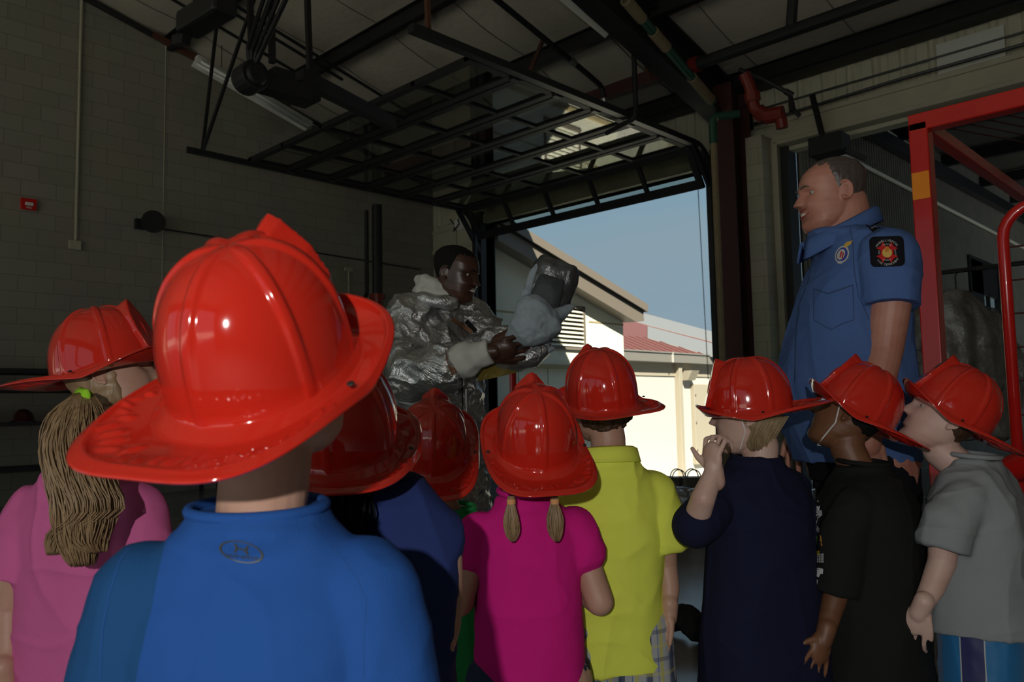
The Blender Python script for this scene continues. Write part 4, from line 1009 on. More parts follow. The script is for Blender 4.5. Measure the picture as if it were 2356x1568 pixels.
def brow_mouth(root, M, Hh, hm, teeth=True, wide=1.0):
    for sd in (-1, 1):
        pts = [M @ ((head_pt(.595+.02*math.sin(a*PI), sd*(.17+.42*a))+Vector((0, .012, 0)))*Hh) for a in (0, .25, .5, .75, 1)]
        g = G(); g.tube(pts, [.008*Hh, .014*Hh, .013*Hh, .010*Hh, .004*Hh], 8); g.build('eyebrow', hm, root)
    if teeth:
        top = []; bot = []
        for a in np.linspace(-1, 1, 15):
            th = a*.50*wide; up = .020*abs(a)**1.6
            top.append(M @ ((head_pt(.298+up*1.6, th)+Vector((0, .003, 0)))*Hh)); bot.append(M @ ((head_pt(.232+up*2.4, th)+Vector((0, .003, 0)))*Hh))
        bk = M.to_3x3() @ Vector((0, -.06*Hh, 0)); n = len(top)
        g = G(); g.add(top+bot+[p+bk for p in top]+[p+bk for p in bot], [(i, i+1, n+i+1, n+i) for i in range(n-1)]+[(2*n+i, 3*n+i, 3*n+i+1, 2*n+i+1) for i in range(n-1)]+[(i, 2*n+i, 2*n+i+1, i+1) for i in range(n-1)]+[(n+i, n+i+1, 3*n+i+1, 3*n+i) for i in range(n-1)]+[(0, n, 3*n, 2*n), (n-1, 3*n-1, 4*n-1, 2*n-1)])
        g.build('teeth', M_teeth, root)
        for row, r_ in ((top, .012), (bot, .015)):
            g = G(); g.tube([p+(M.to_3x3() @ Vector((0, .004*Hh, (.012 if row is top else -.012)*Hh))) for p in row], [r_*Hh*(.4+.6*math.sin(PI*i/(n-1))) for i in range(n)], 8); g.build('lip', M_lip if skin_now != SK_deep else MATS['deep_brown_skin'], root, smooth=True)
skin_now = None
def torso_shirt(g, zs, zh, sw, s, ry=.088, flare=1.0, ty=0.0, neck=.050, waist=.93, low=.005, sh=1.0):
    th = .006
    zs = zs-.004
    R_ = [(0, ty, zh, sw*.93*flare, ry*s*1.05*flare, 2.4), (0, ty, zh+(zs-zh)*.3, sw*(waist+flare-1)*.97, ry*s, 2.4), (0, ty, zh+(zs-zh)*.65, sw*.92, ry*s, 2.4), (0, ty, zs-.09*s, sw*.97, ry*s*.97, 2.3), (0, ty, zs-.055*s, sw*1.0*sh, ry*s*.86, 2.2), (0, ty, zs-.028*s, sw*.93*sh, ry*s*.74, 2.0), (0, ty, zs-.006*s, sw*.76*sh, ry*s*.68, 2.0), (0, ty, zs+.012*s, neck*s*1.42, neck*s*1.32, 2.0), (0, ty, zs+.030*s, neck*s*1.22, neck*s*1.18, 2.0)]
    inner = [(0, ty, zh+.09, sw*.8, ry*s*.85, 2.4), (0, ty, zh+.0005, sw*.93*flare-th, ry*s*1.05*flare-th, 2.4)]
    g.loft(inner + R_, 48)
def collar(root, c, tilt, r, m, name='collar', rr=.006, el=(1, 1, .35), n=28, parent=None):
    g = G(); pts = []
    for i in range(n+1):
        a = 2*PI*i/n; pts.append((c[0]+r*math.sin(a), c[1]+r*.92*math.cos(a), c[2]+tilt*math.cos(a)))
    g.tube(pts, rr, 8, caps=False); return g.build(name, m, parent or root, smooth=True)
def legs_cloth(root, zs, s, sw, zb, m, name='shorts', r=.078, ty=0.0, top=None, flare=1.1):
    g = G(); top = top or .60*s
    g.loft([(0, ty, .455*s, sw*.80, .075*s, 2.3), (0, ty, .52*s, sw*.88, .082*s, 2.4), (0, ty, top, sw*.84, .075*s, 2.3)], 40)
    for sd in (-1, 1): sleeve(g, [(sd*.058*s, ty, .5*s), (sd*.064*s, 0, (.5*s+zb)/2), (sd*.068*s, 0, zb)], [r*s, r*s*1.0, r*s*flare*.9], hollow=.04, thick=.005)
    me = fuse(g, name, .005, 4, folds(7, .003)); return link(name, me, m, root)
def shoes(root, s, m):
    for sd in (-1, 1):
        g = G(); x = sd*.074*s; g.loft([(x, .035*s, 0.0, .036*s, .092*s, 2.6), (x, .035*s, .018, .037*s, .093*s, 2.6), (x, .03*s, .035*s, .034*s, .085*s, 2.4), (x, .0, .06*s, .03*s, .045*s, 2.2), (x, -.01*s, .085*s, .028*s, .035*s, 2)], 28)
        me = fuse(g, 'shoe', .004, 3); link('shoe', me, m, root)
M_shoe = mat('dark_rubber_shoe', (.03, .03, .035), .6)
def fig_root(px, d, off, label):
    c = dep(px, 925, d); return empty('person', (c.x, c.y, 0), YAW+math.radians(off), label, 'person')
def toL(root, M): return (Matrix.Translation(root.location) @ Matrix.Rotation(root.rotation_euler.z, 4, 'Z')).inverted() @ M
def pL(root, px, py, d): return toL(root, Matrix.Translation(dep(px, py, d))).translation
# ---- draped marks (real thin geometry lying on the cloth)
def bvh_of(o):
    root = o.parent; M = Matrix.Translation(root.location) @ Matrix.Rotation(root.rotation_euler.z, 4, 'Z')
    me = o.data; return BVHTree.FromPolygons([M @ v.co for v in me.vertices], [tuple(p.vertices) for p in me.polygons])
def drape(name, verts, faces, tree, parent, m, lift=.0012, sub=0):
    """verts in photo pixels -> laid on the cloth surface"""
    root = parent
    while root.parent: root = root.parent
    if sub:
        bm = bmesh.new(); bv = [bm.verts.new((x, y, 0)) for x, y in verts]; 
        for f in faces: 
            try: bm.faces.new([bv[i] for i in f])
            except ValueError: pass
        bmesh.ops.triangulate(bm, faces=bm.faces)
        for _ in range(sub): bmesh.ops.subdivide_edges(bm, edges=bm.edges, cuts=1, use_grid_fill=True); bmesh.ops.triangulate(bm, faces=bm.faces)
        bm.verts.ensure_lookup_table(); verts = [(v.co.x, v.co.y) for v in bm.verts]; faces = [tuple(v.index for v in f.verts) for f in bm.faces]; bm.free()
    Mi = (Matrix.Translation(root.location) @ Matrix.Rotation(root.rotation_euler.z, 4, 'Z')).inverted(); out = []; ok = []
    for x, y in verts:
        r = ray(x, y).normalized(); h = tree.ray_cast(CP, r)
        if h[0] is None: out.append(Vector((0, 0, 0))); ok.append(False); continue
        out.append(Mi @ (h[0]-r*lift)); ok.append(True)
    fs = [f for f in faces if all(ok[i] for i in f)]
    if not fs: return None
    nn = len(out); back = [v + (Mi.to_3x3() @ (ray(*verts[i]).normalized()))*lift*.6 for i, v in enumerate(out)]
    g = G(); g.add(out, fs); me = bpy.data.meshes.new(name); me.from_pydata(g.v, [], g.f)
    bm = bmesh.new(); bm.from_mesh(me); bmesh.ops.delete(bm, geom=[v for v in bm.verts if not v.link_faces], context='VERTS'); bmesh.ops.recalc_face_normals(bm, faces=bm.faces); bm.to_mesh(me); bm.free()
    return link(name, me, m, parent, smooth=True)
def textmesh(s_, size):
    fo = bpy.data.curves.new('f', 'FONT'); fo.body = s_; fo.size = size; fo.align_x = 'CENTER'; fo.align_y = 'CENTER'; fo.resolution_u = 3
    tmp = bpy.data.objects.new('f', fo); COL.objects.link(tmp); me = evaluate(tmp); bpy.data.objects.remove(tmp)
    v = [(p.co.x, p.co.y) for p in me.vertices]; f = [tuple(p.vertices) for p in me.polygons]; bpy.data.meshes.remove(me); return v, f
def text_px(s_, cx, cy, size, rot=0.0, arc=None, sx=1.0, bold=0.0, skew=0.0):
    V = []; F = []
    if arc:   # arc = (radius, start angle deg centre, step deg) letters placed around (cx,cy)
        R_, a0, st = arc; n = len(s_)
        for i, ch in enumerate(s_):
            if ch == ' ': continue
            v, f = textmesh(ch, size); a = math.radians(a0+(i-(n-1)/2)*st); flip = st < 0
            rr = a+PI/2 if not flip else a-PI/2
            for x, y in v:
                X_ = x*math.cos(rr)+y*math.sin(rr)*1; Y_ = x*math.sin(rr)-y*math.cos(rr)
                V.append((cx+R_*math.cos(a)*sx+X_*sx, cy+R_*math.sin(a)+Y_))
            F += [tuple(j+len(V)-len(v) for j in q) for q in f]
    else:
        v, f = textmesh(s_, size); c, q = math.cos(rot), math.sin(rot)
        V = [(cx+(x*c+y*q)*sx, cy+(x*q-y*c)) for x, y in v]; F = f
    return V, F
def ellipse_px(cx, cy, rx, ry, rot=0, n=36, hole=None):
    c, s_ = math.cos(rot), math.sin(rot); P = lambda a, k: (cx+(rx*k*math.cos(a))*c-(ry*k*math.sin(a))*s_, cy+(rx*k*math.cos(a))*s_+(ry*k*math.sin(a))*c)
    if hole: return [P(2*PI*i/n, 1) for i in range(n)]+[P(2*PI*i/n, hole) for i in range(n)], [(i, (i+1) % n, n+(i+1) % n, n+i) for i in range(n)]
    return [P(2*PI*i/n, 1) for i in range(n)], [tuple(range(n))]
def grp(V, F, v, f): F += [tuple(i+len(V) for i in q) for q in f]; V += v
def line_px(pts, w):
    V = []; F = []
    for i, p in enumerate(pts):
        a = Vector(pts[max(0, i-1)]); b = Vector(pts[min(len(pts)-1, i+1)]); d = (b-a).normalized(); n_ = Vector((-d.y, d.x))*w/2; V += [tuple(Vector(p)+n_), tuple(Vector(p)-n_)]
    return V, [(2*i, 2*i+1, 2*i+3, 2*i+2) for i in range(len(pts)-1)]
def densify(pts, k=8):
    out = []
    for a, b in zip(pts, pts[1:]):
        for i in range(k): out.append(tuple(Vector(a).lerp(Vector(b), i/k)))
    return out+[pts[-1]]
def hang_arm(sd, sw, zs, s, out=.02, fwd=.0, elb=None, wr=None):
    sh = (sd*sw*.80, 0, zs-.055*s); el = elb or (sd*(sw*.98+out), -.015, zs-.22*s); w_ = wr or (sd*(sw*1.0+out), .03+fwd, zs-.40*s)
    return [(sh, .034*s), (Vector(sh).lerp(Vector(el), .5), .031*s), (el, .026*s), (Vector(el).lerp(Vector(w_), .35), .026*s), (w_, .019*s)]

# ================================================================== CHILDREN
KH = .198
# --- E: magenta shirt, pigtails
def child(hpx, hpy, hd, hoff, pitch, roll, hlabel, bpx, bd, boff, label, zs, sw, skinm, s=None, arms=None, jaw=1.05, hs=1.0, legcol=None, legname='shorts', legz=.28, legr=.078, ear=1.0, hands=True, voxel=.0032, Hh=KH, headdrop=.0, ty=0.0, hpit=None, hyaw=0.0, hy=.0):
    ht, HMx = helmet(hpx, hpy, hd, hoff, pitch, roll, hlabel, hs)
    root = fig_root(bpx, bd, boff, label); s = s or zs/.865
    M = toL(root, HMx) @ Matrix.Rotation(math.radians(hyaw), 4, 'Z') @ Matrix.Rotation(math.radians(-(pitch-hpit) if hpit is not None else -pitch*.30), 4, 'X') @ Matrix.Translation((0, hy, headdrop))
    A = arms(root, sw, zs, s) if arms else {sd: {'pts': hang_arm(sd, sw, zs, s), 'hand': ((0, .1, -1), (-sd, 0, 0), -sd*1)} for sd in (-1, 1)}
    body_under(root, M, Hh, zs, sw, s, A, skinm, jaw=jaw, voxel=voxel, ear=ear, hands=hands, neck_r=.040*s, ty=ty)
    if legcol is not None: legs_cloth(root, zs, s, sw, legz*s, legcol, legname, legr)
    shoes(root, s, M_shoe)
    return root, M, s, A, ht
def shirt(root, zs, zh, sw, s, A, m, L_=.45, r=(.056, .052, .050), seed=1, flare=1.0, amp=.004, name='shirt', sleeves=True, ry=.088, neck=.05, full=False, voxel=.0045, ty=0.0, rs=1.0, hollow=.05, sh=1.0):
    g = G(); torso_shirt(g, zs, zh, sw, s, ry, flare, neck=neck, ty=ty, sh=sh)
    if sleeves:
        for sd, a in A.items():
            P = [Vector(p) for p, _ in a['pts']]
            if full: sleeve(g, [P[0], P[2], P[4]], [r[0]*s*rs, r[1]*s*rs, r[2]*s*rs], hollow=hollow)
            else:
                e = P[0].lerp(P[2], L_*2) if L_ <= .5 else P[2].lerp(P[4], (L_-.5)*2)
                if L_ <= .5:
                    e = P[0].lerp(P[1], L_*4) if L_ <= .25 else P[1].lerp(P[2], (L_-.25)*4)
                    sleeve(g, [P[0], P[0].lerp(P[1], .7), e], [r[0]*s*rs, r[1]*s*rs, r[2]*s*rs], hollow=hollow)
                else: sleeve(g, [P[0], P[2], e], [r[0]*s*rs, r[1]*s*rs, r[2]*s*rs], hollow=hollow)
    me = fuse(g, name, voxel, 10, folds(seed, amp)); return link(name, me, m, root)

def arms_E(root, sw, zs, s):
    A = {}
    for sd, el, hx in ((-1, (-.146, -.01, .672), -.05), (1, (.150, -.02, .668), .06)):
        A[sd] = {'pts': [((sd*sw*.95, 0, zs-.045), .034), ((sd*sw*1.14, -.005, .75), .032), (el, .030), ((sd*.11, .10, .68), .026), ((hx, .15, .70), .019)], 'hand': ((-sd*.8, .5, .2), (0, -1, 0), 1)}
    return A
root, M, s, A, ht = child(1231, 1017, 1.727, 10, 33, -2.7, 'red toy fire helmet square in the centre, above two short pigtails', 1206, 1.76, 2, 'child in a magenta short-sleeved top with two thin brown pigtails', .862, .108, SK_fair, arms=arms_E, legcol=C_denim, legz=.30)
o = shirt(root, .862, .42, .118, s, A, C_mag, L_=.27, r=(.046, .049, .044), seed=3, flare=1.06)
collar(root, (0, .0, .902), .008, .059, C_mag, parent=o)
hair_cap(M, KH, H_brown, root, nape=.16, thick=.05)
tree = bvh_of(o)
for (x0, x1, sd) in ((1176, 1178, 1), (1276, 1279, 2)):
    g = G(); P = []
    for (yy, w_, xx) in ((1140, .006, x0), (1152, .006, x0), (1165, .009, x0), (1200, .016, (x0+x1)/2), (1225, .014, x1), (1246, .004, x1+2)):
        P.append((pL(root, xx, yy, 1.62), w_/.016))
    strands(g, [P], 150, .015, .0014, seed=sd); g.tube([p for p, _ in P], [.007, .005, .008, .013, .010, .002], 10)
    t = g.build('pigtail', H_brown, root, smooth=True)
    g = G(); p = pL(root, x0, 1153, 1.62); g.tube([p+Vector((0, 0, .005)), p-Vector((0, 0, .005))], .009, 14); tag(g.build('hair_tie', cloth('peach_elastic', (.7, .35, .15)), t, smooth=False), 'peach elastic hair tie')

def raglan():
    k = NT('royal_blue_knit_with_teal_sleeve'); tc = k.n('ShaderNodeTexCoord'); sp = k.n('ShaderNodeSeparateXYZ'); k.l(tc.outputs['Object'], sp.inputs[0])
    edge = k.mth('MULTIPLY_ADD', k.mth('MAXIMUM', k.mth('SUBTRACT', .895, sp.outputs[2]), 0.0), .16, .080)
    k.l(k.mix(k.mth('GREATER_THAN', k.mth('MULTIPLY', sp.outputs[0], -1.0), edge), (.018, .085, .32), (.012, .07, .20)), k.b.inputs['Base Color'])
    k.b.inputs['Roughness'].default_value = .9; k.b.inputs['Specular IOR Level'].default_value = .2
    nz = k.n('ShaderNodeTexNoise'); nz.inputs['Scale'].default_value = 420; k.l(tc.outputs['Object'], nz.inputs['Vector'])
    bp = k.n('ShaderNodeBump'); bp.inputs['Strength'].default_value = .25; bp.inputs['Distance'].default_value = .002; k.l(nz.outputs[0], bp.inputs['Height']); k.l(bp.outputs[0], k.b.inputs['Normal']); return k.m
# --- B: royal blue shirt in the foreground
def arms_B(root, sw, zs, s):
    return {sd: {'pts': [((sd*sw*.84, -.0, zs-.058*s), .036*s), ((sd*(sw+.008), -.0, zs-.14*s), .034*s), ((sd*(sw+.03), -.01, zs-.25*s), .03*s), ((sd*(sw+.035), .03, zs-.33*s), .027*s), ((sd*(sw+.02), .08, zs-.43*s), .02*s)], 'hand': ((0, .3, -1), (-sd, 0, 0), -sd)} for sd in (-1, 1)}
root, M, s, A, ht = child(606, 842, .796, -18.7, 33, 5.5, 'largest red toy fire helmet in the near foreground, above the royal blue shirt', 596, .835, 0, 'child in a royal blue long-sleeved shirt with an oval back logo, nearest the camera', .955, .122, SK_fair, arms=arms_B, legcol=C_denim, legz=.1, legname='trousers')
o = shirt(root, .955, .48, .136, s, A, raglan(), full=True, r=(.056, .054, .042), seed=11, amp=.0035, flare=1.02, ry=.085, voxel=.004)
tree = bvh_of(o)
collar(root, (0, .0, .984), .004, .061*s, C_blue, parent=o, rr=.006)
# raglan seams
for pts in (([(355, 1185), (320, 1225), (275, 1290), (250, 1370), (235, 1450), (230, 1560)]), ([(715, 1200), (770, 1260), (820, 1330), (842, 1380), (836, 1470), (835, 1560)])):
    V, F = line_px(densify(pts), 3.0); drape('raglan_seam', V, F, tree, o, cloth('blue_stitching', (.02, .085, .30)), lift=.0008)
for wv, yy in ((0, 1205), (1, 1214)):
    V, F = line_px(densify([(400, 1192+wv*8), (500, 1207+wv*8), (600, 1212+wv*8), (700, 1208+wv*8), (745, 1200+wv*8)]), 2.0); drape('collar_seam', V, F, tree, o, MATS['blue_stitching'], lift=.0008)
V, F = ellipse_px(555, 1269, 52, 24, .22, 48, .90); lg = drape('shirt_logo', V, F, tree, o, mat('dark_olive_transfer', (.055, .06, .03), .5)); mlg = MATS['dark_olive_transfer']
V = []; F = []
for sgn in (-1, 1):
    cx = 555+sgn*11.5-0; cy = 1263+sgn*2.5
    for up in (-1, 1):
        v = [(cx+sgn*6, cy+up*11), (cx+sgn*1, cy+up*10), (cx-sgn*2.5, cy+up*4), (cx-sgn*3.5, cy), (cx+sgn*2.0, cy+up*0.5), (cx+sgn*3.5, cy+up*5)]; grp(V, F, v, [tuple(range(6))])
grp(V, F, [(545, 1259), (566, 1264), (566, 1267.5), (545, 1262.5)], [(0, 1, 2, 3)])
drape('logo_mark', V, F, tree, lg or o, mlg, sub=1)
V, F = text_px('UNDER ARMOUR', 555, 1281, 9.5, rot=.11, sx=1.05); drape('logo_lettering', V, F, tree, lg or o, mlg)
hair_cap(M, KH, H_tip, root, nape=.22, thick=.03)

# --- C: navy sleeveless shirt, in the blue child's shadow
def arms_C(root, sw, zs, s):
    return {1: {'pts': [(pL(root, 968, 1180, 1.23), .033), (pL(root, 1012, 1280, 1.20), .034), (pL(root, 1022, 1375, 1.21), .029), (pL(root, 1020, 1440, 1.20), .026), (pL(root, 1008, 1515, 1.18), .020)], 'hand': ((-.1, .2, -1), (-1, 0, 0), -1)},
            -1: {'pts': hang_arm(-1, sw, zs, s), 'hand': ((0, .1, -1), (1, 0, 0), 1)}}
root, M, s, A, ht = child(787, 1021, 1.19, 1, 20, -.6, 'red toy fire helmet half hidden in shadow behind the largest helmet', 858, 1.235, 4, 'child in a navy sleeveless top with bare arm, half hidden behind the royal blue shirt', .943, .120, SK_fair, arms=arms_C, legcol=C_denim, legz=.28)
o = shirt(root, .948, .46, .135, s, A, C_navy, sleeves=False, seed=5, neck=.056, sh=1.02, ry=.095)
collar(root, (0, 0, .975), .004, .062*s, C_navy, parent=o)
hair_cap(M, KH, H_blk, root, nape=.02, thick=.03)
g = G(); P = [(M @ Vector((0, -.07, -.04)), 1), (M @ Vector((-.01, -.085, -.10)), 1.1), (M @ Vector((-.02, -.085, -.17)), .9), (M @ Vector((-.02, -.075, -.22)), .4)]
strands(g, [P], 120, .05, .0016, seed=9); g.tube([p for p, _ in P[:4]], [.035, .05, .045, .015], 12); g.build('long_hair', H_blk, root, smooth=True)
# --- D: green shirt
root, M, s, A, ht = child(999, 1025, 2.04, 2, 42, 2, 'red toy fire helmet above the green shirt, left of the centre helmet', 1040, 2.10, 8, 'child in a bright green top mostly hidden behind the magenta top', .80, .115, SK_fair, legcol=C_denim, legz=.28)
o = shirt(root, .80, .33, .125, s, A, C_green, L_=.3, seed=6)
collar(root, (0, 0, .828), .006, .055, C_green, parent=o)
hair_cap(M, KH, H_tip, root, nape=.14, thick=.04)
# --- F: yellow polo
def arms_F(root, sw, zs, s):
    return {1: {'pts': [((sw*.84, 0, zs-.062), .036), (pL(root, 1527, 1215, 1.97), .032), (pL(root, 1532, 1300, 1.98), .028), (pL(root, 1540, 1350, 1.96), .025), (pL(root, 1538, 1408, 1.94), .019)], 'hand': ((-.05, .12, -1), (-1, 0, 0), -1, dict(curl=(.45, .5, .55, .6)))},
            -1: {'pts': hang_arm(-1, sw, zs, s), 'hand': ((0, .1, -1), (1, 0, 0), 1)}}
def plaid():
    k = NT('plaid_cotton'); tc = k.n('ShaderNodeTexCoord'); sp = k.n('ShaderNodeSeparateXYZ'); k.l(tc.outputs['Object'], sp.inputs[0])
    col = (.40, .42, .44)
    def band(out, per, ph, w_): 
        f = k.mth('FRACT', k.mth('ADD', k.mth('DIVIDE', out, per), ph)); return k.mth('LESS_THAN', f, w_)
    c = k.mix(k.mth('MULTIPLY', band(sp.outputs[0], .062, .1, .22), .85), col, (.03, .05, .12))
    c = k.mix(k.mth('MULTIPLY', band(sp.outputs[0], .062, .55, .14), .8), c, (.50, .47, .10))
    c = k.mix(k.mth('MULTIPLY', band(sp.outputs[0], .031, .3, .08), .7), c, (.05, .12, .30))
    c = k.mix(k.mth('MULTIPLY', band(sp.outputs[2], .062, .2, .15), .5), c, (.04, .06, .14))
    c = k.mix(k.mth('MULTIPLY', band(sp.outputs[2], .062, .7, .12), .45), c, (.55, .52, .15))
    k.l(c, k.b.inputs['Base Color']); k.b.inputs['Roughness'].default_value = .9; return k.m
root, M, s, A, ht = child(1384, 921, 1.99, 17, 14, -8, 'red toy fire helmet above the lime yellow polo shirt', 1396, 2.0, 8, 'child in a lime yellow polo shirt and plaid shorts, seen from behind', .928, .128, SK_fair, arms=arms_F, legcol=plaid(), legz=.26, legr=.08)
o = shirt(root, .932, .455, .130, s, A, C_yel, L_=.38, r=(.048, .052, .052), seed=8, flare=1.0, amp=.007)
g = G(); n = 30; vs = []; fs = []
for i in range(n+1):
    a = math.radians(-155+310*i/n)+PI; rr = .060
    for (dr_, dz) in ((0, .036), (.004, .042), (.012, .038), (.020, .005), (.016, .003), (.004, .030)):
        vs.append((math.sin(a)*(rr+dr_), math.cos(a)*(rr+dr_)*.95+.0, .935+dz+.008*math.cos(a)*-1))
for i in range(n):
    for j in range(6):
        q = (j+1) % 6; fs.append((i*6+j, i*6+q, (i+1)*6+q, (i+1)*6+j))
g.add(vs, fs+[(5, 4, 3, 2, 1, 0), tuple(n*6+j for j in range(6))]); g.build('polo_collar', C_yel, o, smooth=True)
hair_cap(M, KH, H_tip, root, nape=.17, thick=.055, noise_amp=.007)
# --- G: dark navy shirt, sandy hair, hand at the mouth
def arms_G(root, sw, zs, s):
    hx = pL(root, 1650, 1062, 1.85)
    return {-1: {'pts': [((-sw*.80, .01, zs-.065), .036), (pL(root, 1618, 1160, 1.91), .033), (pL(root, 1597, 1208, 1.83), .030), (pL(root, 1618, 1145, 1.79), .027), (pL(root, 1643, 1085, 1.81), .021)],
                 'hand': (RC @ Vector((-.08, 1, -.15)), RC @ Vector((1, .0, -.5)), 1, dict(curl=(.75, .85, .95, 1.0), thumb=(.55, -.5), spread=.25))},
            1: {'pts': hang_arm(1, sw, zs, s), 'hand': ((0, .1, -1), (-1, 0, 0), -1)}}
def to_local_dir(root, v): return Matrix.Rotation(-root.rotation_euler.z, 3, 'Z') @ v
def arms_G2(root, sw, zs, s):
    A = arms_G(root, sw, zs, s); h = A[-1]['hand']; A[-1]['hand'] = (to_local_dir(root, h[0]), to_local_dir(root, h[1]), 1, h[3]); return A
root, M, s, A, ht = child(1725, 941, 2.0, 79, -3, -3, 'level red toy fire helmet above sandy hair, its tail pointing right', 1735, 1.99, 28, 'child in a very dark navy top with sandy hair, holding a hand to the mouth', .918, .135, SK_pale, arms=arms_G2, legcol=C_denim, legz=.08, legname='trousers', hyaw=-14)
o = shirt(root, .918, .39, .148, s, A, C_navy2, L_=.60, r=(.050, .050, .042), seed=12, flare=1.22, ry=.10, hollow=.03)
collar(root, (0, .0, .948), .006, .060, C_navy2, parent=o)
hair_cap(M, KH, H_blond, root, nape=.13, side=.40, thick=.05)
g = G(); gd = []
for a in np.linspace(-2.3, 2.3, 15):
    th = PI + a*.48; p0 = M @ (head_pt(.45, th, face=0)*KH*1.06); p1 = M @ (head_pt(.22, th, face=0)*KH*1.12); p2 = M @ (head_pt(.10, th, face=0)*KH*1.0+Vector((0, -.022, -.01)))
    gd.append([(p0, 1), (p1, 1), (p2, .6)])
strands(g, gd, 420, .014, .0014, seed=5); g.build('nape_hair', H_blond, root, smooth=True)
eyes(root, M, KH)
g = G(); g.tube([ M @ Vector((-.066, .012, -.005)), M @ Vector((-.068, .004, -.05)), M @ Vector((-.05, .022, -.092)), M @ Vector((0, .04, -.108)), M @ Vector((.06, .02, -.09)), M @ Vector((.068, .01, 0))], .0013, 6); l = g.build('chin_cord', M_elastic, root)
# --- H: black tee
def arms_H(root, sw, zs, s):
    return {-1: {'pts': [((-sw*.82, .0, zs-.065), .037), (pL(root, 1932, 1250, 1.92), .034), (pL(root, 1925, 1360, 1.92), .030), (pL(root, 1912, 1405, 1.90), .026), (pL(root, 1897, 1462, 1.87), .021)],
                 'hand': (to_local_dir(root, RC @ Vector((-.42, -1, .25))), to_local_dir(root, RC @ Vector((-.35, 0, -1))), -1, dict(curl=(.05, .12, .15, .2), thumb=(.85, .3), spread=.38, L=.120))},
            1: {'pts': hang_arm(1, sw, zs, s), 'hand': ((0, .1, -1), (-1, 0, 0), -1)}}
root, M, s, A, ht = child(1963, 947, 2.066, 75, 34, 1, 'tilted red toy fire helmet above the black T-shirt, tail down to the right', 1978, 2.04, 55, 'child in a black T-shirt with a printed front, brown skin, arm hanging down', .892, .142, SK_brown, arms=arms_H, legcol=C_denim, legz=.08, legname='trousers', hyaw=-24)
o = shirt(root, .892, .28, .152, s, A, C_blk, L_=.50, r=(.050, .056, .056), seed=14, flare=1.12, ry=.125)
collar(root, (0, .0, .928), .006, .064, C_blk, parent=o)
hair_cap(M, KH, H_blk, root, nape=.30, side=.46, thick=.012)
eyes(root, M, KH)
g = G(); g.tube([M @ Vector((-.070, .016, -.005)), M @ Vector((-.073, .008, -.05)), M @ Vector((-.05, .03, -.098)), M @ Vector((0, .05, -.112)), M @ Vector((.06, .02, -.09)), M @ Vector((.068, .01, 0))], .0017, 6); g.build('chin_cord', M_elastic, root)
tree = bvh_of(o); shH = o
def poly_dec(nm, polys, m, par, tr, sub=1):
    V = []; F = []
    for p in polys: grp(V, F, p, [tuple(range(len(p)))])
    return drape(nm, V, F, tr, par, m, sub=sub)
poly_dec('shirt_print', [[(1878, 1146), (1884, 1152), (1880, 1178), (1890, 1172), (1892, 1184), (1882, 1192), (1878, 1206), (1886, 1216), (1883, 1226), (1870, 1212), (1871, 1180)]], M_print_w, o, tree)
poly_dec('shirt_print', [[(1862, 1228), (1874, 1232), (1885, 1230), (1888, 1250), (1880, 1258), (1866, 1256), (1862, 1250)]], M_print_g, o, tree)
poly_dec('shirt_print', [[(1885, 1229), (1889, 1232), (1892, 1256), (1889, 1254)]], M_print_o, o, tree)
poly_dec('shirt_print', [[(1876, 1266), (1886, 1266), (1884, 1278), (1876, 1274)]], M_print_y, o, tree)
poly_dec('shirt_print', [[(1880+i*4.0, 1273+j*4.3), (1882.6+i*4.0, 1273+j*4.3), (1882.4+i*4.0, 1276+j*4.3), (1879.8+i*4.0, 1276+j*4.3)] for i in range(4) for j in range(5)], M_print_w, o, tree, 0)
poly_dec('shirt_print', [[(1865, 1291), (1869, 1292), (1869, 1303), (1864, 1302)], [(1876, 1303), (1894, 1308), (1893, 1320), (1888, 1319), (1884, 1327), (1879, 1325), (1880, 1313), (1875, 1312)], [(1868, 1327), (1882, 1334), (1878, 1354), (1873, 1352), (1875, 1340), (1871, 1342), (1867, 1336)], [(1872, 1370), (1880, 1374), (1879, 1384), (1872, 1380)]], M_print_w, o, tree)
poly_dec('shirt_print', [[(1863, 1334), (1869, 1350), (1871, 1372), (1866, 1366), (1862, 1346)]], M_print_g, o, tree)
# --- I: grey tee, blue shorts
def arms_I(root, sw, zs, s):
    return {-1: {'pts': [((-sw*.82, .0, zs-.065), .037), (pL(root, 2172, 1220, 1.88), .034), (pL(root, 2168, 1290, 1.88), .031), (pL(root, 2145, 1350, 1.86), .027), (pL(root, 2118, 1400, 1.84), .020)],
                 'hand': (to_local_dir(root, RC @ Vector((-.25, -1, -.3))), to_local_dir(root, RC @ Vector((.7, 0, -.8))), 1, dict(curl=(.35, .4, .45, .5), spread=.25))},
            1: {'pts': hang_arm(1, sw, zs, s), 'hand': ((0, .1, -1), (-1, 0, 0), -1)}}
def shortsI():
    k = NT('blue_sport_shorts'); tc = k.n('ShaderNodeTexCoord'); sp = k.n('ShaderNodeSeparateXYZ'); k.l(tc.outputs['Object'], sp.inputs[0])
    y = k.mth('ABSOLUTE', k.mth('ADD', sp.outputs[1], .0)); 
    c = k.mix(k.mth('LESS_THAN', y, .026), (.012, .15, .36), (.45, .45, .42)); c = k.mix(k.mth('LESS_THAN', y, .0235), c, (.012, .016, .10))
    k.l(c, k.b.inputs['Base Color']); k.b.inputs['Roughness'].default_value = .55; k.b.inputs['Sheen Weight'].default_value = .2; return k.m
root, M, s, A, ht = child(2181, 952, 2.03, 71, 37, -.6, 'tilted red toy fire helmet at the right edge, above the grey T-shirt', 2232, 2.01, 50, 'child in a heather grey T-shirt and blue sport shorts with a navy side stripe', .905, .148, SK_pale, arms=arms_I, legcol=shortsI(), legz=.24, legr=.088)
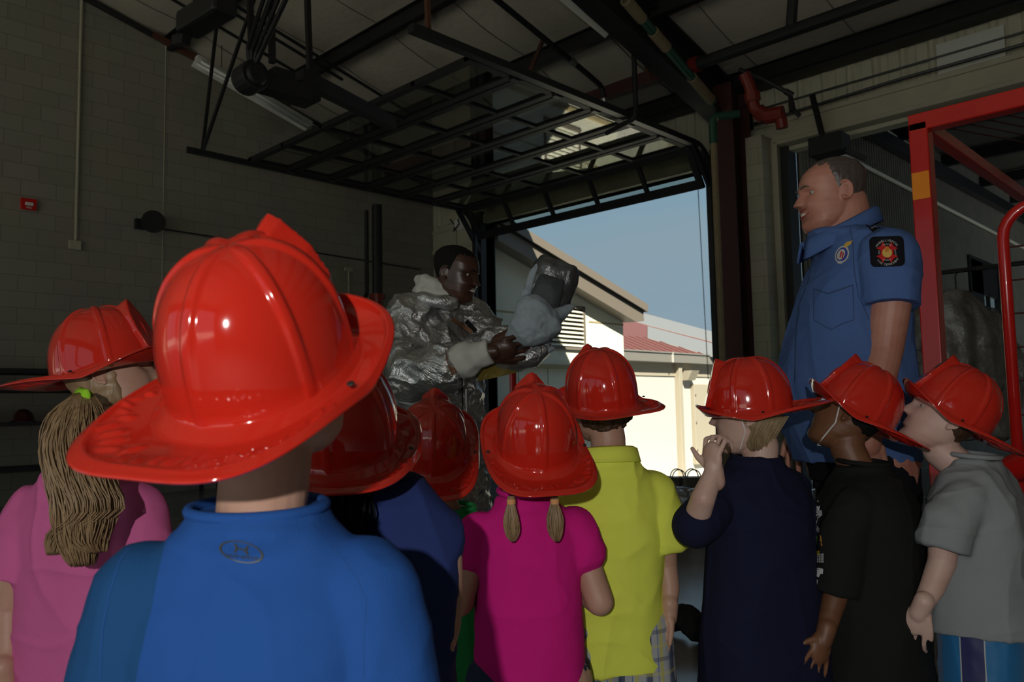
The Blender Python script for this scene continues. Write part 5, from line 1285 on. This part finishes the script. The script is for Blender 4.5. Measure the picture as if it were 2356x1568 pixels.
o = shirt(root, .905, .535, .162, s, A, C_grey, L_=.40, r=(.052, .058, .058), seed=17, flare=1.12, ry=.105, amp=.006)
collar(root, (0, .0, .942), .006, .064, C_grey, parent=o)
hair_cap(M, KH, H_tip, root, nape=.22, side=.44, thick=.015)
eyes(root, M, KH)
# --- A: pink top with ponytail, far left
def arms_A(root, sw, zs, s):
    return {-1: {'pts': [((-sw*.82, 0, zs-.065), .038), (pL(root, 40, 1290, 1.56), .036), (pL(root, 22, 1400, 1.56), .031), (pL(root, 20, 1480, 1.54), .028), (pL(root, 10, 1560, 1.51), .021)], 'hand': ((0, .2, -1), (1, 0, 0), 1)},
            1: {'pts': hang_arm(1, sw, zs, s), 'hand': ((0, .1, -1), (-1, 0, 0), -1)}}
root, M, s, A, ht = child(244, 852, 1.63, -88, 14, 0, 'red toy fire helmet at the far left, its tail pointing left', 205, 1.61, -14, 'child in a light pink top with a long brown ponytail, far left', .955, .140, SK_fair, arms=arms_A, legcol=C_denim, legz=.3, hyaw=22)
o = shirt(root, .955, .50, .148, s, A, C_pink, L_=.36, r=(.048, .052, .048), seed=21, amp=.006, flare=1.0)
collar(root, (0, .0, .992), .006, .062, C_pink, parent=o)
hair_cap(M, KH, H_brown, root, nape=.12, side=.18, front=.8, thick=.03)
g = G(); P = []
for (x, y, d, w_) in ((192, 905, 1.47, .5), (175, 950, 1.43, 1.3), (160, 1010, 1.41, 1.6), (168, 1090, 1.39, 1.55), (185, 1170, 1.38, 1.5), (180, 1240, 1.38, 1.2), (190, 1300, 1.385, .7)):
    P.append((pL(root, x, y, d), w_))
P2 = [(p+Vector((.008*k, 0, 0)), w_) for k, (p, w_) in enumerate(P)]; P2[-2] = (pL(root, 150, 1225, 1.38), 1.0); P2[-1] = (pL(root, 128, 1275, 1.38), .5)
P3 = [(p+Vector((.004*k, 0, 0)), w_) for k, (p, w_) in enumerate(P)]; P3[-1] = (pL(root, 225, 1270, 1.38), .5)
strands(g, [P, P, P2, P3], 1300, .027, .0011, seed=4); g.tube([p for p, _ in P], [.010]+[.024, .030, .030, .028, .018, .003], 14)
t = g.build('ponytail', H_brown, root, smooth=True)
g = G(); p = pL(root, 196, 908, 1.465); g.tube([p+Vector((-.012, 0, .004)), p+Vector((.010, -.004, -.004))], .011, 14); g.ball(pL(root, 197, 912, 1.45), (.010, .006, .014)); tag(g.build('hair_tie', cloth('lime_green_elastic', (.30, .62, .03)), t, smooth=True), 'lime green hair tie')

# ================================================================== OFFICER
skin_now = SK_ruddy
HA = .235
root = fig_root(1985, 2.49, 88, 'person in a blue short-sleeved uniform shirt with shoulder patch, standing at the right')
Mw = Matrix.Translation(dep(1912, 440, 2.55)) @ Matrix.Rotation(YAW+math.radians(90), 4, 'Z') @ Matrix.Rotation(math.radians(-4), 4, 'X')
M = toL(root, Mw)
zs = 1.525
A = {-1: {'pts': [((-.195, -.02, 1.49), .062), (pL(root, 2050, 690, 2.30), .056), (pL(root, 2036, 800, 2.30), .050), (pL(root, 2020, 880, 2.28), .046), (pL(root, 2000, 1010, 2.26), .030)], 'hand': ((.1, .2, -1), (1, 0, 0), 1)},
     1: {'pts': [((.195, -.02, 1.49), .060), ((.235, -.03, 1.28), .05), ((.25, .0, 1.16), .044), (pL(root, 1850, 930, 2.74), .038), (pL(root, 1838, 985, 2.72), .029)], 'hand': (to_local_dir(root, RC @ Vector((.12, -1, 0))), to_local_dir(root, RC @ Vector((-.3, 0, 1))), 1, dict(curl=(.25, .35, .4, .5), L=.112))}}
g = G(); head_geo(g, M, HA, jaw=1.28, smile=1.0, NT_=110, NTH=110); ears(g, M, HA, 1.22); lids(g, M, HA)
nb = Vector((0, -.01, 1.50)); g.limb([(nb, .088), (nb.lerp(M @ Vector((0, -.10*HA, -.45*HA)), .5), .084), (M @ Vector((0, -.14*HA, -.42*HA)), .078), (M @ Vector((0, -.14*HA, -.22*HA)), .074)], 24)
g.limb([(M @ Vector((0, .0*HA, -.56*HA)), .064), (M @ Vector((0, .14*HA, -.50*HA)), .046), (M @ Vector((0, .26*HA, -.46*HA)), .030)], 16)
g.loft([(0, 0, .88, .16, .12, 2.3), (0, .03, 1.1, .18, .15, 2.3), (0, 0, 1.35, .18, .12, 2.3), (0, -.01, 1.48, .14, .08, 2)], 32)
for sd, a in A.items():
    P = [(Vector(p), r) for p, r in a['pts']]; P.insert(0, (Vector((P[0][0].x*.5, P[0][0].y, 1.44)), .06)); g.limb(P, 20); hh = a['hand']; hand(g, P[-1][0], hh[0], hh[1], 1.62, hh[2], **(dict(hh[3], L=.112) if len(hh) > 3 else {}), fr=.0058)
for sd in (-1, 1): g.limb([((sd*.1, 0, .9), .11), ((sd*.11, .01, .5), .062), ((sd*.11, -.01, .3), .055), ((sd*.11, -.02, .08), .04)], 18)
body = link('body', fuse(g, 'body', .0032, 2), SK_ruddy, root)
eyes(root, M, HA); brow_mouth(root, M, HA, H_grey, True)
hair_cap(M, HA, H_grey, root, voxel=.0032, nape=.26, side=.50, front=.86, thick=.018, soft=.14, noise_amp=.0016, under=False)
# shirt
g = G(); th = .006
RR_ = [(0, .035, .90, .205, .165, 2.5), (0, .05, 1.02, .225, .195, 2.4), (0, .055, 1.14, .228, .200, 2.3), (0, .035, 1.28, .218, .175, 2.3), (0, .01, 1.43, .215, .15, 2.3), (0, -.01, 1.52, .205, .125, 2.2), (0, -.005, 1.575, .178, .118, 2.0), (0, .020, 1.596, .136, .118, 2.0), (0, .030, 1.610, .106, .106, 2.0)]
g.loft([(0, .035, .98, .17, .14, 2.4), (0, .035, .9005, .199, .159, 2.5)]+RR_, 56)
P = [Vector(p) for p, _ in A[-1]['pts']]; hem = pL(root, 2051, 705, 2.29); sleeve(g, [(-.19, -.02, 1.490), P[0].lerp(hem, .5)+Vector((-.004, 0, .0)), hem], [.083, .082, .078], hollow=.06, thick=.007)
P = [Vector(p) for p, _ in A[1]['pts']]; sleeve(g, [(.19, -.02, 1.490), P[0].lerp(P[2], .4), P[0].lerp(P[2], .75)], [.083, .080, .078], hollow=.06, thick=.007)
sh = link('uniform_shirt', fuse(g, 'uniform_shirt', .0045, 4, folds(31, .0045, 1.2)), C_uni, root)
# collar
g = G(); n = 40; vs = []; fs = []
for i in range(n+1):
    a = math.radians(-165+330*i/n)+PI; fr_ = max(0, math.cos(a)); rr = .096+.002*fr_
    base = Vector((math.sin(a)*rr, math.cos(a)*(rr+.016*fr_)+.036, 1.598-.050*math.cos(a)))
    rad = Vector((math.sin(a), math.cos(a), 0))
    for (dr_, dz) in ((-.004, -.01), (-.002, .030), (.004, .036), (.014, .030), (.026, -.012-.02*fr_), (.020, -.014-.02*fr_), (.006, .022)):
        vs.append(base+rad*dr_+Vector((0, 0, dz)))
K_ = 7
for i in range(n):
    for j in range(K_):
        q = (j+1) % K_; fs.append((i*K_+j, i*K_+q, (i+1)*K_+q, (i+1)*K_+j))
g.add(vs, fs+[tuple(range(K_-1, -1, -1)), tuple(n*K_+j for j in range(K_))]); g.build('shirt_collar', C_uni, sh, smooth=True)
tree = bvh_of(sh)
def dr(nm, VF, m, par=sh, sub=0, lift=.0015): return drape(nm, VF[0], VF[1], tree, par, m, lift, sub)
# shoulder mark
pts = [(1978, 503), (1998, 491), (2020, 496), (2042, 511), (2038, 524), (2010, 536), (1992, 518)]
ep = dr('shoulder_mark', (pts, [tuple(range(len(pts)))]), C_unidk, sub=3, lift=.004)
if ep: tag(ep, 'black shoulder board with two white bars')
dr('rank_bars', (lambda a: a)(([(2005, 503), (2007, 502), (2010, 510), (2008, 511), (2004, 510.5), (2012, 509), (2012, 511), (2004, 512.5), (2014, 500), (2016, 499), (2020, 506.5), (2018, 507.5), (2014, 508), (2022, 505.5), (2022, 507.5), (2014, 509.5)], [(0, 1, 2, 3), (4, 5, 6, 7), (8, 9, 10, 11), (12, 13, 14, 15)])), C_white, par=ep or sh, lift=.0058)
V, F = line_px(densify([(2005, 525), (2020, 516), (2042, 511)]), 1.6); dr('shoulder_board_edge', (V, F), C_white, par=ep or sh, lift=.0058)
# patch
rad = 12; cx0, cy0, cx1, cy1 = 2001, 543, 2081, 613; pts = []
for (x, y, a0) in ((cx1-rad, cy0+rad, -90), (cx1-rad, cy1-rad, 0), (cx0+rad, cy1-rad, 90), (cx0+rad, cy0+rad, 180)):
    for k in range(5):
        a = math.radians(a0+k*22.5); u = x+rad*math.cos(a); v = y+rad*math.sin(a); pts.append((u+(v-578)*.06, v-(u-2041)*.04))
pa = dr('shoulder_patch', (pts, [tuple(range(len(pts)))]), C_unidk, sub=3, lift=.0018); 
if pa: tag(pa, 'navy shoulder patch with red cross emblem and lettering')
pp_ = pa or sh; cx, cy = 2041, 580
V = []; F = []
for k in range(4):
    a = math.radians(45+90*k); c, q = math.cos(a), math.sin(a)
    v = [(cx+c*6-q*4, cy+q*6+c*4), (cx+c*24-q*11, cy+q*24+c*11), (cx+c*21, cy+q*21), (cx+c*24+q*11, cy+q*24-c*11), (cx+c*6+q*4, cy+q*6-c*4)]; grp(V, F, v, [tuple(range(5))])
dr('patch_emblem', (V, F), M_red_emb, pp_, 1, .0026)
dr('patch_emblem', ellipse_px(cx, cy, 15, 14), C_red2 if 'C_red2' in globals() else M_red_emb, pp_, 1, .0032)
dr('patch_emblem', ellipse_px(cx, cy+1, 11.5, 11), M_gold, pp_, 1, .0037)
dr('patch_emblem', ([(2036, 568), (2043, 566), (2047, 573), (2043, 580), (2036, 578)], [(0, 1, 2, 3, 4)]), M_print_o, pp_, 1, .0041)
for tx, rad_, a0, st, sz in (('MAXWELL/GUNTER', 27.5, -92, 8.6, 7.0), ('FIRE DEPARTMENT', 28.5, 84, -7.6, 7.0), ('RESCUE', 18.5, -90, 11, 5.5), ('HAZMAT', 18.5, 90, -11, 5.0)):
    V, F = text_px(tx, cx, cy, sz, arc=(rad_, a0, st)); dr('patch_lettering', (V, F), C_white, pp_, 0, .0036)
for tx, x, r_ in (('EMS', 2023, -1.5), ('CRASH', 2060, 1.4)):
    V, F = text_px(tx, x, cy, 5, rot=r_); dr('patch_lettering', (V, F), C_white, pp_, 0, .0036)
# chest badge
bd = dr('chest_badge', ellipse_px(1937, 585, 15, 21, .45), M_cb if 'M_cb' in globals() else cloth('badge_blue', (.04, .06, .35)), sub=1, lift=.0018)
if bd:
    tag(bd, 'oval white and blue breast badge with a gold eagle')
    dr('badge_ring', ellipse_px(1937, 585, 15, 21, .45, 36, .82), C_white, bd, 0, .0026)
    dr('badge_face', ellipse_px(1935, 585, 8.5, 13, .45), C_white, bd, 1, .0026)
    dr('badge_bars', ([(1931, 591), (1934, 592), (1938, 578), (1935, 577), (1936, 594), (1939, 594), (1942, 581), (1939, 580)], [(0, 1, 2, 3), (4, 5, 6, 7)]), M_red_emb, bd, 0, .0034)
    dr('badge_eagle', ([(1941, 564), (1948, 556), (1962, 553), (1957, 562), (1948, 568), (1943, 570)], [tuple(range(6))]), M_gold, bd, 1, .003)
    V, F = text_px('CAPTAIN', 1937, 585, 6, arc=(15.5, 10, 19)); dr('badge_lettering', (V, F), C_white, bd, 0, .0036)
    dr('badge_tail', ([(1928, 600), (1936, 600), (1938, 606), (1927, 606)], [(0, 1, 2, 3)]), C_white, bd, 1, .0026)
V, F = text_px('J. SMITH', 1840, 660, 8, rot=-.85); 
V, F = line_px(densify([(1828, 668), (1838, 656), (1846, 650)]), 3); dr('name_tape', (V, F), C_white, lift=.002)
M_seam = cloth('uniform_seam', (.04, .065, .13))
pk = [(1872, 664), (1905, 675), (1935, 665), (1962, 655), (1965, 735), (1935, 745), (1912, 758), (1888, 745), (1872, 735)]
V, F = line_px(densify(pk[:4]), 2.4); dr('chest_pocket', (V, F), M_seam)
V, F = line_px(densify(pk[3:]+pk[:1]), 1.6); dr('chest_pocket', (V, F), M_seam)
V, F = line_px(densify([(1955, 520), (1962, 560), (1965, 620), (1975, 680), (2000, 735)]), 1.6); dr('armhole_seam', (V, F), M_seam)
V, F = line_px(densify([(1868, 588), (1862, 640), (1838, 700), (1830, 780), (1828, 880)]), 2.0); dr('button_placket', (V, F), M_seam)
# trousers, belt, shoes
g = G(); g.loft([(0, .02, .84, .17, .135, 2.4), (0, .025, .95, .19, .15, 2.4), (0, .03, 1.0, .19, .15, 2.4)], 40)
for sd in (-1, 1): sleeve(g, [(sd*.10, .01, .88), (sd*.11, .0, .5), (sd*.115, -.01, .06)], [.115, .095, .08], hollow=.05, thick=.008)
link('trousers', fuse(g, 'trousers', .006, 4, folds(40, .006)), C_unidk, root)
for sd in (-1, 1):
    g = G(); x = sd*.12; g.loft([(x, .05, 0, .05, .145, 2.6), (x, .05, .03, .05, .145, 2.6), (x, .04, .06, .045, .12, 2.4), (x, -.01, .10, .045, .06, 2.1)], 28); link('shoe', fuse(g, 'shoe', .006, 3), M_shoe, root)

# ================================================================== PERSON IN SILVER SUIT
skin_now = SK_deep
root = fig_root(1003, 3.50, -112, 'person in a crumpled silver protective coat smiling while holding up a silver hood')
Mw = Matrix.Translation(dep(1050, 622, 3.42)) @ Matrix.Rotation(YAW+math.radians(-112), 4, 'Z') @ Matrix.Rotation(math.radians(-16), 4, 'X') @ Matrix.Rotation(math.radians(2), 4, 'Y')
M = toL(root, Mw)
def q(px, py, d): return pL(root, px, py, d)
A = {1: {'pts': [(q(945, 735, 3.42), .07), (q(925, 800, 3.34), .06), (q(945, 858, 3.24), .05), (q(1040, 838, 3.16), .045), (q(1128, 808, 3.12), .031)],
         'hand': (to_local_dir(root, RC @ Vector((1, .10, .1))), to_local_dir(root, RC @ Vector((0, .3, -1))), -1, dict(curl=(.5, .55, .6, .65), thumb=(.45, .3), spread=.08))},
     -1: {'pts': [(q(1075, 735, 3.62), .07), (q(1105, 770, 3.55), .06), (q(1130, 800, 3.48), .05), (q(1150, 790, 3.35), .042), (q(1165, 778, 3.25), .031)],
          'hand': (to_local_dir(root, RC @ Vector((1, .55, .1))), to_local_dir(root, RC @ Vector((.4, -.6, 1))), 1, dict(curl=(.3, .3, .35, .4)))}}
g = G(); head_geo(g, M, HA, jaw=1.05, smile=1.0, NT_=110, NTH=110); ears(g, M, HA, 1.1); lids(g, M, HA)
nb = Vector((0, .0, 1.50)); g.limb([(nb, .075), (M @ Vector((0, -.10*HA, -.46*HA)), .062), (M @ Vector((0, -.10*HA, -.25*HA)), .062)], 24)
g.loft([(0, 0, .88, .15, .11, 2.3), (0, .0, 1.1, .16, .12, 2.3), (0, 0, 1.35, .17, .11, 2.3), (0, -.01, 1.47, .13, .08, 2)], 32)
for sd, a in A.items():
    P = [(Vector(p), r*.8) for p, r in a['pts']]; P.insert(0, (Vector((P[0][0].x*.5, P[0][0].y*.6, 1.40)), .06)); g.limb(P, 20); hh = a['hand']; hand(g, P[-1][0], hh[0], hh[1], 1.62, hh[2], **hh[3], fr=.0062)
for sd in (-1, 1): g.limb([((sd*.1, 0, .9), .10), ((sd*.11, .01, .5), .06), ((sd*.11, -.01, .3), .052), ((sd*.11, -.02, .08), .04)], 18)
link('body', fuse(g, 'body', .0034, 2), SK_deep, root)
eyes(root, M, HA); brow_mouth(root, M, HA, H_blk, True, 1.0)
hair_cap(M, HA, H_blk, root, voxel=.0036, nape=.26, side=.50, front=.84, thick=.010, soft=.16, noise_amp=.0006, under=False)
g = G(); 
def beard(t, th):
    c = math.cos(th); m = 1 if (c > .3 and t < .13+.05*c) else 0
    return .006 if m else -.04
pass
# coat
g = G()
g.loft([(0, 0, .70, .20, .16, 2.3), (0, 0, .625, .235, .195, 2.3), (0, 0, .62, .245, .205, 2.3), (0, 0, .85, .235, .195, 2.3), (0, .0, 1.05, .23, .185, 2.3), (0, 0, 1.25, .235, .18, 2.3), (0, 0, 1.38, .235, .16, 2.2), (0, 0, 1.45, .20, .135, 2.1), (0, .0, 1.50, .14, .11, 2), (0, .005, 1.54, .10, .095, 2)], 56)
P = [Vector(p) for p, _ in A[1]['pts']]; sleeve(g, [P[0], P[1], P[2], P[2].lerp(P[3], .6), P[3]+(P[4]-P[3])*.12], [.112, .100, .095, .085, .080], hollow=.07, thick=.009)
P = [Vector(p) for p, _ in A[-1]['pts']]; sleeve(g, [P[0], P[1], P[2], P[3]], [.108, .095, .085, .075], hollow=.06, thick=.009)
def crump(c, n):
    a = noise.noise(c*7.5+Vector((5, 0, 0))); b = noise.noise(Vector((c.x*13+3, c.y*13, c.z*8))); r = 1-abs(noise.noise(c*9+Vector((0, 7, 0))))*2.6
    q = 1-abs(noise.noise(Vector((c.x*5+c.z*4, c.y*5, c.z*15-c.x*5))+Vector((4, 1, 2))))*3; q2 = 1-abs(noise.noise(Vector((c.x*24, c.y*24, c.z*13))+Vector((9, 1, 2))))*3
    return .017*a + .006*b + .014*max(0, r)**2 + .010*max(0, q)**2 + .004*max(0, q2)**2 + .002*noise.noise(c*50)
coat = link('silver_coat', fuse(g, 'silver_coat', .006, 4, crump), M_silver, root)
# cuffs (white knit lining), strap
P = [Vector(p) for p, _ in A[1]['pts']]; a = P[3].lerp(P[4], .12); b = P[4]+(P[4]-P[3])*.02
g = G(); g.tube([a.lerp(b, -.1), a.lerp(b, .25), a.lerp(b, .5), a.lerp(b, 1.0)], [.066, .074, .054, .050], 26); g.ball(a.lerp(b, .25), .073)
tag(link('knit_cuff', fuse(g, 'knit_cuff', .005, 4, lambda c, n: .006*noise.noise(c*24)), C_white, coat), 'thick off-white knit cuff')
c0 = P[2].lerp(P[3], .72); c1 = P[2].lerp(P[3], .95); g = G(); g.tube([c0, c1], .112, 30); pass
# collar: thick white lining roll and silver stand
g = G(); n = 26
nk = M @ Vector((0, -.12*HA, -.50*HA)); nk = Vector((nk.x, nk.y, 0))
pts = []; rs_ = []
for i in range(n+1):
    a = math.radians(-150+300*i/n)+PI; bk = -math.cos(a)
    pts.append(nk*.6+Vector((math.sin(a)*.088, math.cos(a)*.088, 1.61+.026*bk))); rs_.append(.024+.008*noise.noise(Vector((i*.5, 0, 0))))
g.tube(pts, rs_, 14); g.tube([p-Vector((0, 0, .045)) for p in pts], .032, 12)
tag(link('knit_collar', fuse(g, 'knit_collar', .006, 4, lambda c, n_: .008*noise.noise(c*22)), C_white, coat), 'thick off-white lining rolled around the neck')
g = G(); pts = []
for i in range(n+1):
    a = math.radians(-150+300*i/n)+PI; pts.append(nk*.5+Vector((math.sin(a)*.122, math.cos(a)*.122, 1.535+.018*-math.cos(a))))
g.tube(pts, .034, 12); link('silver_collar', fuse(g, 'silver_collar', .006, 3, lambda c, n_: .012*noise.noise(c*16)), M_silver, coat)
tree = bvh_of(coat)
def dc(nm, pts, w_, m, lift=.012, rr=None):
    V, F = line_px(densify(pts, 10), w_); return drape(nm, V, F, tree, coat, m, lift)
dc('front_flap', [(1003, 695), (1030, 735), (1060, 770), (1085, 795), (1100, 815)], 17, M_silver, .012)
x = dc('hook_tape', [(1018, 668), (1032, 688), (1046, 705)], 9, C_blk, .014); x = dc('hook_tape', [(1072, 738), (1084, 750), (1094, 762)], 11, C_blk, .016)
x = dc('leather_edge', [(1000, 675), (1018, 700)], 9, C_strap, .013); x = dc('leather_edge', [(1040, 733), (1060, 745), (1078, 758), (1086, 764)], 9, C_strap, .016)
x = dc('cuff_strap', [(1032, 800), (1038, 830), (1050, 864)], 19, C_strap, .005); tag(x, 'tan strap around the sleeve'); dc('coat_seam', [(1062, 850), (1064, 900), (1066, 980)], 3, C_blk, .006); dc('coat_seam', [(1070, 850), (1072, 900), (1074, 980)], 3, M_white, .006)
# silver trousers + boots
g = G(); g.loft([(0, 0, .80, .17, .14, 2.3), (0, 0, .95, .17, .13, 2.3)], 40)
for sd in (-1, 1): sleeve(g, [(sd*.10, 0, .85), (sd*.115, 0, .5), (sd*.12, -.01, .07)], [.12, .105, .10], hollow=.05, thick=.009)
link('silver_trousers', fuse(g, 'silver_trousers', .007, 4, lambda c, n: crump(c, n)*.7), M_silver, root)
for sd in (-1, 1):
    g = G(); x = sd*.12; g.loft([(x, .05, 0, .055, .15, 2.6), (x, .05, .035, .055, .15, 2.6), (x, .04, .07, .05, .12, 2.4), (x, -.01, .14, .055, .065, 2.1)], 28); link('boot', fuse(g, 'boot', .006, 3), M_shoe, root)
# ================================================================== HOOD HELD UP
hroot = empty('protective_hood', dep(1230, 760, 3.22), YAW, 'silver protective hood with grey lining and amber visor held up in front of the doorway', 'hood')
def hL(px, py, d): return pL(hroot, px, py, d)
def ptube(g, pts, n=28, e=2.4):
    """pts: (px,py,d,half width m, half depth m); rings perpendicular to the path in the picture plane"""
    C_ = [hL(a, b, c) for a, b, c, *_ in pts]; fwd = to_local_dir(hroot, RC @ Vector((0, 0, -1))); rings = []
    for i, p in enumerate(C_):
        t = (C_[min(i+1, len(C_)-1)]-C_[max(i-1, 0)]).normalized(); sx = t.cross(fwd).normalized(); f2 = sx.cross(t).normalized()
        w_, dd = pts[i][3], pts[i][4]
        ring = []
        for j in range(n):
            a = 2*PI*j/n; c, s_ = math.cos(a), math.sin(a); ring.append(p+sx*w_*math.copysign(abs(c)**(2/e), c)+f2*dd*math.copysign(abs(s_)**(2/e), s_))
        rings += ring
    N_ = len(C_); fs = [(i*n+j, i*n+(j+1) % n, (i+1)*n+(j+1) % n, (i+1)*n+j) for i in range(N_-1) for j in range(n)]
    g.add(rings, fs+[tuple(range(n-1, -1, -1)), tuple(range((N_-1)*n, N_*n))])
px2m = 3.22/FPX
M_dsilver = mat('dull_dark_aluminised_fabric', (.16, .165, .17), .36, metal=.7, var=.35, vscale=12, bump=.6, bscale=16, bdist=.02)
g = G(); ptube(g, [(1238, 752, 3.24, 44*px2m, .05), (1252, 712, 3.25, 56*px2m, .07), (1263, 675, 3.26, 57*px2m, .08), (1273, 642, 3.26, 55*px2m, .08), (1281, 616, 3.26, 52*px2m, .075), (1287, 600, 3.26, 44*px2m, .06)], e=3.2)
link('hood_shell', fuse(g, 'hood_shell', .005, 4, lambda c, n: .010*noise.noise(c*12)+.004*noise.noise(c*30)), M_dsilver, hroot)
g = G(); ptube(g, [(1244, 728, 3.175, 32*px2m, .02), (1254, 695, 3.17, 36*px2m, .02), (1264, 662, 3.17, 34*px2m, .02), (1272, 636, 3.175, 28*px2m, .015)], e=2.2)
link('inner_rim', fuse(g, 'inner_rim', .005, 3, lambda c, n: .008*noise.noise(c*16)), mat('charcoal_quilt', (.045, .05, .055), .6, var=.3, vscale=12, bump=.6, bscale=20, bdist=.01), hroot)
g = G(); ptube(g, [(1172, 782, 3.18, 12*px2m, .03), (1188, 772, 3.17, 26*px2m, .05), (1208, 758, 3.14, 42*px2m, .07), (1228, 742, 3.13, 54*px2m, .08), (1244, 726, 3.14, 60*px2m, .07), (1252, 718, 3.16, 54*px2m, .05)], e=2.2)
g.limb([(hL(1195, 735, 3.17), .035), (hL(1208, 690, 3.18), .022), (hL(1220, 650, 3.20), .018), (hL(1236, 612, 3.22), .014)])
g.limb([(hL(1270, 735, 3.16), .04), (hL(1305, 712, 3.18), .022), (hL(1320, 704, 3.19), .01)])
link('grey_lining', fuse(g, 'grey_lining', .005, 4, lambda c, n: .008*noise.noise(Vector((c.x*14, c.y*14, c.z*26)))+.003*noise.noise(c*50)), C_greyhood, hroot)
g = G(); ptube(g, [(1130, 838, 3.26, 8*px2m, .02), (1155, 832, 3.25, 24*px2m, .07), (1190, 822, 3.24, 34*px2m, .09), (1225, 812, 3.23, 34*px2m, .09), (1250, 796, 3.23, 24*px2m, .06), (1262, 785, 3.23, 10*px2m, .03)], e=2.1)
link('silver_cape', fuse(g, 'silver_cape', .005, 4, lambda c, n: .012*noise.noise(c*14)), M_silver, hroot)
g = G(); ptube(g, [(1285, 732, 3.20, 10*px2m, .02), (1268, 752, 3.20, 15*px2m, .03), (1256, 776, 3.20, 16*px2m, .03), (1252, 795, 3.20, 13*px2m, .03), (1262, 806, 3.20, 9*px2m, .02), (1276, 799, 3.20, 5*px2m, .01)], e=2)
link('neck_flap', fuse(g, 'neck_flap', .004, 3), C_greyhood, hroot)
g = G(); ptube(g, [(1232, 770, 3.21, 22*px2m, .03), (1244, 790, 3.215, 18*px2m, .03), (1248, 806, 3.215, 8*px2m, .02)], e=2)
link('dark_opening', fuse(g, 'dark_opening', .005, 3), C_blk, hroot)
def visor():
    k = NT('amber_gold_visor'); k.b.inputs['Base Color'].default_value = (.35, .26, .05, 1); k.b.inputs['Roughness'].default_value = .12; k.b.inputs['Metallic'].default_value = .3; k.b.inputs['Alpha'].default_value = .72; return k.m
V = [hL(x, y, d) for x, y, d in ((1094, 842, 3.24), (1135, 836, 3.20), (1186, 838, 3.20), (1190, 856, 3.22), (1150, 866, 3.20), (1102, 876, 3.24), (1092, 862, 3.25))]
n_ = to_local_dir(hroot, RC @ Vector((0, 0, -1)))*.004; g = G(); k_ = len(V); g.add(V+[v+n_ for v in V], [tuple(range(k_-1, -1, -1)), tuple(range(k_, 2*k_))]+[(i, (i+1) % k_, k_+(i+1) % k_, k_+i) for i in range(k_)])
tag(g.build('visor', visor(), hroot), 'amber face visor')

# ================================================================== LIGHT
w = bpy.data.worlds.new('sky'); S.world = w; w.use_nodes = True
nt = w.node_tree; bg = nt.nodes['Background']
tc = nt.nodes.new('ShaderNodeTexCoord'); sp = nt.nodes.new('ShaderNodeSeparateXYZ'); nt.links.new(tc.outputs['Generated'], sp.inputs[0])
rm = nt.nodes.new('ShaderNodeValToRGB'); nt.links.new(sp.outputs[2], rm.inputs[0])
rm.color_ramp.elements[0].position = 0.0; rm.color_ramp.elements[0].color = (.270, .345, .405, 1)
rm.color_ramp.elements[1].position = .55; rm.color_ramp.elements[1].color = (.15, .27, .42, 1)
e = rm.color_ramp.elements.new(.22); e.color = (.215, .335, .415, 1)
mp = nt.nodes.new('ShaderNodeMapping'); mp.inputs['Scale'].default_value = (2.0, 2.0, 9.0); nt.links.new(tc.outputs['Generated'], mp.inputs[0])
nz = nt.nodes.new('ShaderNodeTexNoise'); nz.inputs['Scale'].default_value = 1.3; nz.inputs['Detail'].default_value = 5; nt.links.new(mp.outputs[0], nz.inputs['Vector'])
mr = nt.nodes.new('ShaderNodeMapRange'); mr.inputs[1].default_value = .45; mr.inputs[2].default_value = .75; mr.inputs[3].default_value = 0; mr.inputs[4].default_value = .35; nt.links.new(nz.outputs[0], mr.inputs[0])
mx = nt.nodes.new('ShaderNodeMix'); mx.data_type = 'RGBA'; nt.links.new(mr.outputs[0], mx.inputs[0]); nt.links.new(rm.outputs[0], mx.inputs[6]); mx.inputs[7].default_value = (.30, .34, .38, 1)
nt.links.new(mx.outputs[2], bg.inputs[0]); bg.inputs[1].default_value = 1.0
sun = bpy.data.lights.new('sun', 'SUN'); sun.energy = 10.2; sun.angle = .009; sun.color = (1, .98, .84)
so = bpy.data.objects.new('sun', sun); COL.objects.link(so)
so.rotation_euler = Vector((-.60, .44, -.66)).to_track_quat('-Z', 'Y').to_euler()
# camera flash, held above and behind the lens
fl = bpy.data.lights.new('camera_flash', 'POINT'); fl.energy = 88; fl.shadow_soft_size = .02; fl.color = (1, .97, .93)
fo = bpy.data.objects.new('camera_flash', fl); COL.objects.link(fo)
fo.location = CP + RC @ Vector((-.18, .34, .95))
S.cycles.max_bounces = 7; S.cycles.diffuse_bounces = 4
